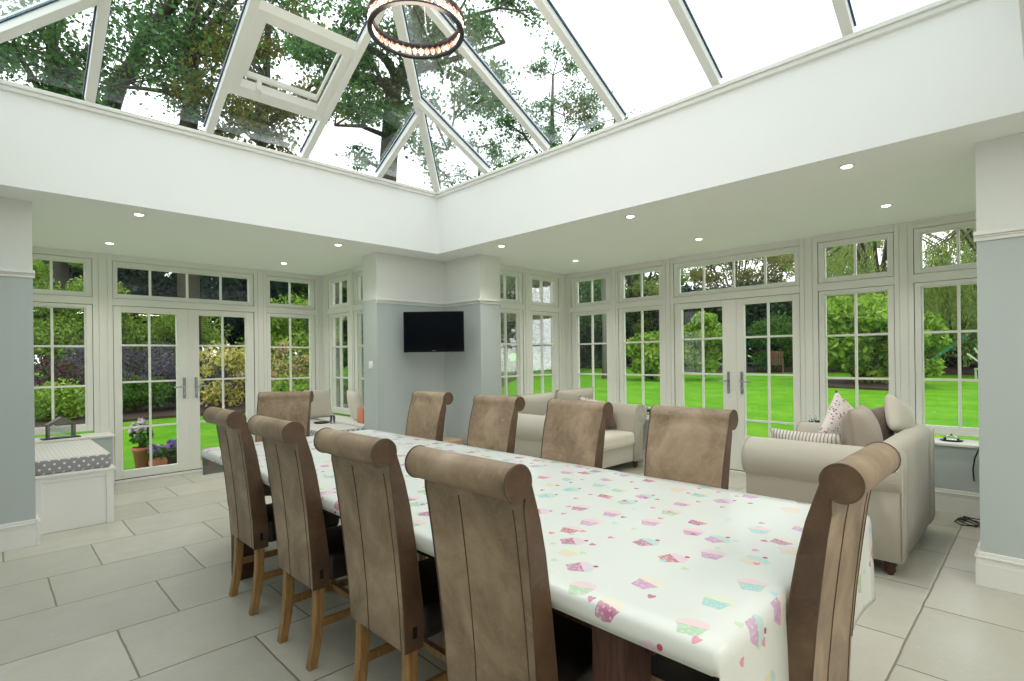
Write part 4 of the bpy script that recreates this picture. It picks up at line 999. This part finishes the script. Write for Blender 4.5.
# big oaks seen through the roof lantern
def limb_tree(name, base, limbs, crown_r, seed, mat, lab, n=16000, leaf=.16, twigs=3, spread=1.9, cl=.62, bark=None, extra=()):
    rng = np.random.default_rng(seed); root = props(empty(name, base), lab, 'tree'); m = MB(); C_ = []; tw = MB()
    for pts, r0, r1 in limbs:
        k = len(pts); m.tube(pts, [r0+(r1-r0)*i/(k-1) for i in range(k)], 9)
        P = [Vector(p_) for p_ in pts]
        for i in range(1 if r0 < .2 else max(1, k-3), k):
            for q_ in range(twigs):
                d = Vector((rng.normal(), rng.normal(), rng.normal()*.6+.25)).normalized(); L_ = spread*(.5+.8*rng.random()); a = P[i]
                mid = a + d*L_*.5 + Vector((rng.normal()*.12, rng.normal()*.12, .1)); e = a + d*L_
                tw.tube([a, mid, e], [max(.03, r1*.6), .025, .008], 5, cap=False); C_ += [tuple(mid + (e-mid)*.4), tuple(e)]
                for w_ in range(3):
                    d2 = (d + Vector((rng.normal(), rng.normal(), rng.normal()*.7))*.8).normalized(); e2 = mid + d2*L_*.7
                    tw.tube([mid, (mid+e2)/2 + Vector((0,0,.06)), e2], [.018,.012,.005], 4, cap=False); C_ += [tuple(e2), tuple((mid+e2)/2)]
    C_ += list(extra)
    m.build('trunk', bark or BARK, root, off=base); tw.build('branch', bark or BARK, root, off=base)
    C_ = np.array(C_); s_ = np.tile([[cl, cl, cl*.7]], (len(C_), 1))*(.5+.8*rng.random((len(C_),1)))
    mesh_quads('crown', leafcloud(rng, C_, s_, n, leaf, .6), MATS[mat], root, off=base)
    return root
limb_tree('oak_tree', (4.7,19.4,.2), [
  ([(4.7,19.4,.1),(4.6,19.39,6.24),(4.66,19.32,8.8),(4.73,18.97,9.98),(4.59,18.68,11.07),(4.55,18.02,12.28),(4.49,17.51,13.8)], .34, .12),
  ([(4.68,18.8,10.75),(4.67,17.9,11.08),(4.84,17.03,11.29),(5.05,16.12,11.59),(5.22,15.24,12.06)], .17, .08),
  ([(4.48,18.09,11.44),(4.69,17.46,11.6),(4.82,17.05,11.79),(4.71,16.45,11.88)], .09, .05),
  ([(4.67,19.31,9.76),(4.13,19.13,9.77),(3.37,19.19,9.65),(2.68,19.16,9.46)], .09, .04),
  ([(4.66,19.3,8.4),(5.6,19.1,9.0),(6.6,18.6,9.2)], .12, .05)], 3, 31, 'oak', 'tall forked oak over the garden, centre-left through the glass roof', n=6500, leaf=.14)
limb_tree('oak_tree', (2.7,23,.2), [
  ([(2.7,22.9,.1),(2.74,22.62,6.9),(2.93,22.43,9.44),(3.19,21.62,10.59),(3.47,20.49,11.0),(3.62,19.78,11.62),(3.92,18.64,11.93),(4.19,17.52,12.17)], .36, .12),
  ([(3.36,20.61,10.91),(3.68,19.44,10.53),(4.02,18.55,10.3)], .1, .05)], 3, 32, 'oak', 'leaning oak with a long rising limb at the left of the glass roof', n=4500, leaf=.14)
limb_tree('oak_tree', (1.9,21.5,.2), [
  ([(1.6,21.5,.1),(1.6,21.4,5.6),(1.6,21.2,8.6),(1.5,20.9,10.6),(1.4,20.4,12.6)], .3, .1),
  ([(2.0,21.2,8.0),(1.2,20.6,9.3),(.6,20.0,10.2)], .14, .05),
  ([(2.0,21.2,7.2),(1.0,20.9,8.0),(.1,20.5,8.5)], .12, .05),
  ([(1.9,21.2,6.6),(1.0,21.0,7.0),(.3,20.8,7.2)], .12, .05)], 3, 33, 'oak', 'dark dense oak in the left corner pane of the glass roof', n=16000, leaf=.16, twigs=4, cl=.8)
limb_tree('oak_tree', (7.6,12.2,0), [
  ([(7.5,12.25,-.1),(7.5,12.28,4.0),(7.57,12.2,6.37),(7.66,12.11,7.95),(7.65,11.99,8.6)], .27, .2),
  ([(7.65,11.99,8.48),(7.64,11.58,8.79),(7.59,11.06,8.94),(7.33,10.33,9.36),(7.37,9.59,10.17)], .16, .07),
  ([(7.63,12.0,8.53),(7.09,11.98,8.49),(6.48,11.88,8.38),(5.85,11.66,8.25)], .13, .06),
  ([(7.62,11.8,8.69),(7.11,11.53,8.87),(6.59,11.35,8.83),(5.91,11.04,8.83)], .12, .05),
  ([(7.6,12.1,7.2),(6.8,12.2,7.3),(6.2,12.4,7.2)], .07, .03),
  ([(7.6,11.7,8.6),(7.84,10.25,8.5),(8.04,9.2,8.4),(8.26,8.43,8.4)], .09, .03),
  ([(7.97,9.84,8.27),(8.2,9.05,7.66),(8.39,8.58,7.21)], .06, .02), ([(7.54,10.98,9.01),(7.85,9.68,9.29),(8.32,8.64,9.29)], .07, .03),
  ([(7.52,11.41,8.43),(7.66,10.43,7.38),(7.71,9.82,6.25)], .06, .02), ([(7.63,12.15,8.22),(6.78,11.58,8.71),(5.94,11.57,9.09)], .07, .03), ([(7.33,10.76,9.07),(7.05,9.91,9.95),(7.28,9.11,10.53)], .07, .03),
  ([(7.4,9.8,10.0),(7.0,8.6,10.3),(6.4,7.8,10.4)], .08, .03)], 3, 34, 'oak', 'thick-trunked oak framed by the lantern corner and chandelier', n=21000, leaf=.10, twigs=2, spread=1.15, cl=.4)
limb_tree('oak_tree', (6.4,18.2,.1), [
  ([(6.4,18.2,0),(6.4,18.0,5.5),(6.3,17.6,8.2),(6.3,17.1,10.2),(6.2,16.6,12)], .24, .08),
  ([(6.3,17.6,8.0),(5.9,16.8,9.0),(5.7,16.0,9.8)], .1, .04),
  ([(6.3,17.4,8.8),(7.1,16.9,9.6),(7.8,16.2,10.2)], .1, .04)], 3, 35, 'oakb', 'yellowing oak behind the opening roof vent', n=9000, leaf=.15, twigs=3, cl=.6)
limb_tree('slender_tree', (19.8,17,.5), [
  ([(19.8,17.0,.4),(19.78,17.0,7.61),(19.82,16.96,12.02),(19.8,16.98,13.49),(19.85,16.93,15.2)], .2, .05),
  ([(19.8,17,10.4),(18.6,17.8,12.2),(17.9,18.4,12.8)], .08, .03), ([(19.8,17,10.8),(20.8,16.1,12.6),(21.6,15.4,12.9)], .08, .03),
  ([(19.8,17,9.6),(18.4,18.2,10.4),(17.6,18.9,10.8)], .08, .03), ([(19.8,17,9.8),(21.2,15.8,10.6),(22.0,15.0,11)], .08, .03)], 3, 36, 'oak', 'slender airy tree standing alone right of the lantern hip', n=10500, leaf=.14, twigs=3, spread=1.3, cl=.55)
limb_tree('slender_tree', (13.2,15.1,.3), [
  ([(13.2,15.1,.2),(13.2,15.1,5.5),(13.25,15.0,8.0),(13.2,15.0,9.3)], .12, .03),
  ([(13.2,15.1,6.2),(12.7,15.5,7.4),(12.4,15.8,8.2)], .05, .02), ([(13.2,15.1,6.4),(13.9,14.6,7.6),(14.2,14.3,8.4)], .05, .02)], 3, 37, 'mid', 'small airy treetop at the very corner of the lantern', n=3200, leaf=.11, twigs=3, spread=.9, cl=.4)

# garden furniture
STONE = simple('stone', (150,156,160), .8, var=.15, bump=.4); TEAK = wood('weathered_teak', (92,58,44), (132,92,76), (8,8,2), .7)
b = props(empty('garden_bench', (25.3,11.55,gz(25.3,11.55)), R(115)), 'grey stone garden bench at the far edge of the lawn', 'bench')
MB().rbox(-.75,-.2,.42, .75,.2,.50, .02, 2).build('seat_slab', STONE, b)
for x in (-.5,.5): MB().rbox(x-.09,-.16,0, x+.09,.16,.42, .02, 2).build('leg', STONE, b)
c_ = props(empty('garden_chair', (27.2,9.25,gz(27.2,9.25)), R(110)), 'brown wooden garden armchair at the end of the lawn', 'chair')
MB().box(-.3,-.25,.40, .3,.25,.44).build('seat', TEAK, c_)
for k in range(6): MB().box(-.27+k*.1,.22,.44, -.21+k*.1,.25,1.0).build('back_slat', TEAK, c_)
MB().box(-.3,.215,.98, .3,.255,1.06).build('top_rail', TEAK, c_)
for x in (-.28,.28):
    for y in (-.22,.22): MB().box(x-.03,y-.03,0, x+.03,y+.03,.66).build('leg', TEAK, c_)
    MB().box(x-.04,-.27,.66, x+.04,.25,.70).build('armrest', TEAK, c_)
PG = simple('slate_blue_paint', (70,92,112), .6)
p_ = props(empty('garden_arbour', (27.9,10.45,gz(27.9,10.45)), R(110)), 'slate blue painted garden arbour left of the wooden chair', 'arbour')
for x in (-.5,.5):
    for y in (-.3,.3): MB().box(x-.05,y-.05,0, x+.05,y+.05,1.9).build('post', PG, p_)
    MB().box(x-.03,-.45,1.9, x+.03,.45,2.0).build('rafter', PG, p_)
for k in range(5): MB().box(-.65,-.4+k*.2-.02,2.0, .65,-.4+k*.2+.02,2.05).build('roof_slat', PG, p_)
MB().box(-.45,-.25,.4, .45,.25,.45).build('seat', PG, p_)
g = props(empty('garden_slide', (30.2,3.35,gz(30.2,3.35)), R(280)), 'green plastic play slide in front of the dark trees', 'slide')
GP = simple('green_plastic', (20,150,110), .4)
m = MB(); rings = []
for k in range(9):
    s_ = k/8; x = -1.1+2.2*s_; z = 1.75*(s_**1.25)+.12; rings.append([(x,-.25,z+.14),(x,-.22,z+.14),(x,-.22,z+.02),(x,.22,z+.02),(x,.22,z+.14),(x,.25,z+.14),(x,.25,z-.02),(x,-.25,z-.02)])
m.loft(rings, False); m.build('chute', GP, g)
for y in (-.27,.27): MB().tube([(1.1,y,1.95),(1.5,y,0)], .03, 8).build('leg', BLACK, g)
for k in range(5): MB().tube([(1.18+.06*k,-.27,1.55-.3*k),(1.18+.06*k,.27,1.55-.3*k)], .02, 6).build('rung', BLACK, g)
h = props(empty('slatted_chair', (27.9,1.55,gz(27.9,1.55)), R(110)), 'white fan-backed slatted garden chair at the right of the last window', 'chair')
PW = simple('pale_paint', (214,220,196), .6)
for k in range(7):
    a = R(-54+18*k); MB().beam((.1*math.sin(a),0,.42), (1.0*math.sin(a),.25,.42+1.0*math.cos(a)), .055, .03, (0,-1,0)).build('back_slat', PW, h)
MB().box(-.4,-.45,.36, .4,.05,.42).build('seat', PW, h)
for x in (-.36,.36):
    for y in (-.4,.0): MB().box(x-.03,y-.03,0, x+.03,y+.03,.36).build('leg', PW, h)

# pots outside the left doors
TC = simple('terracotta', (186,106,84), .8, var=.12, scale=8, bump=.2)
def pot(x, y, r, h, flmat, lab, seed, fh, n=900, leaf=.05, shape=0, mt=None):
    z = gz(x, y)-.015; root = props(empty('flower_pot', (x,y,z)), lab, 'flower pot', None)
    prof = [(.001,0),(r*.68,0),(r*.95,h*.82),(r*1.05,h*.82),(r*1.08,h),(r*.95,h),(r*.92,h*.9),(.001,h*.88)] if not shape else [(.001,0),(r*.6,0),(r*.95,h*.3),(r*1.0,h*.6),(r*.8,h*.92),(r*.86,h),(r*.74,h),(r*.7,h*.9),(.001,h*.88)]
    MB().lathe(prof, (0,0,0), 28).build('pot', mt or TC, root)
    rng = np.random.default_rng(seed)
    p, s_ = clumps(rng, (0,0,h+fh*.4), (r*1.1,r*1.1,fh*.5), 12, r*.5); mesh_quads('foliage', leafcloud(rng, p, s_, n, leaf), MATS['mid'], root)
    p, s_ = clumps(rng, (0,0,h+fh*.62), (r*1.15,r*1.15,fh*.45), 16, r*.3); mesh_quads('flowers', leafcloud(rng, p, s_, n//2, leaf*1.1, .9), MATS[flmat], root)
pot(1.55,9.0,.115,.30,'wfl','tall terracotta pot of white and lilac flowers outside the left door',71,.36)
pot(1.71,8.86,.115,.16,'fl','round terracotta pot leaning beside the tall one outside the left door',72,.14, shape=1)
pot(1.93,9.0,.13,.16,'fl','dark low pot of blue and white flowers at the right of the three',73,.16, mt=simple('dark_clay', (74,50,44), .8), n=1200)
shrub('flower_clump',6.9,6.75,.35,.75,'pfl','pink flowering clump outside the narrow left window of the right bay','flower',81,1500,.05)

# ------------------------------------------------------------------ sky, camera, colour
W = bpy.data.worlds.new('overcast_sky'); S.world = W; W.use_nodes = True; nt = W.node_tree; bg = nt.nodes['Background']
tc = nt.nodes.new('ShaderNodeTexCoord'); nz = nt.nodes.new('ShaderNodeTexNoise'); nz.inputs['Scale'].default_value = 1.6; nz.inputs['Detail'].default_value = 4
rp = nt.nodes.new('ShaderNodeValToRGB'); rp.color_ramp.elements[0].position = .3; rp.color_ramp.elements[0].color = (.86,.93,.97,1); rp.color_ramp.elements[1].position = .65; rp.color_ramp.elements[1].color = (1,1,1,1)
nt.links.new(tc.outputs['Generated'], nz.inputs['Vector']); nt.links.new(nz.outputs[0], rp.inputs[0]); nt.links.new(rp.outputs[0], bg.inputs[0]); bg.inputs[1].default_value = 1.9

cam = bpy.data.cameras.new('camera'); co = bpy.data.objects.new('camera', cam); COL.objects.link(co); S.camera = co
yaw, roll = R(45.26), R(-.7246)
fw = Vector((math.cos(yaw), math.sin(yaw), 0)); rt = Vector((math.sin(yaw), -math.cos(yaw), 0)); up = Vector((0,0,1))
Rr = rt*math.cos(roll) + up*math.sin(roll); Uu = up*math.cos(roll) - rt*math.sin(roll)
M = Matrix(((Rr.x,Uu.x,-fw.x,0),(Rr.y,Uu.y,-fw.y,0),(Rr.z,Uu.z,-fw.z,0),(0,0,0,1))); M.translation = Vector((0,0,1.38)); co.matrix_world = M
cam.sensor_width = 36; cam.lens = 530.56*36/1024; cam.shift_y = (357.58-340.5)/1024; cam.clip_end = 300; cam.clip_start = .02
S.view_settings.view_transform = 'Standard'; S.view_settings.look = 'None'; S.view_settings.gamma = 1; S.view_settings.exposure = .22; S.view_settings.use_curve_mapping = False
S.cycles.use_denoising = True; S.cycles.transparent_max_bounces = 24; S.cycles.max_bounces = 10; S.cycles.diffuse_bounces = 5
S.cycles.sample_clamp_indirect = 8
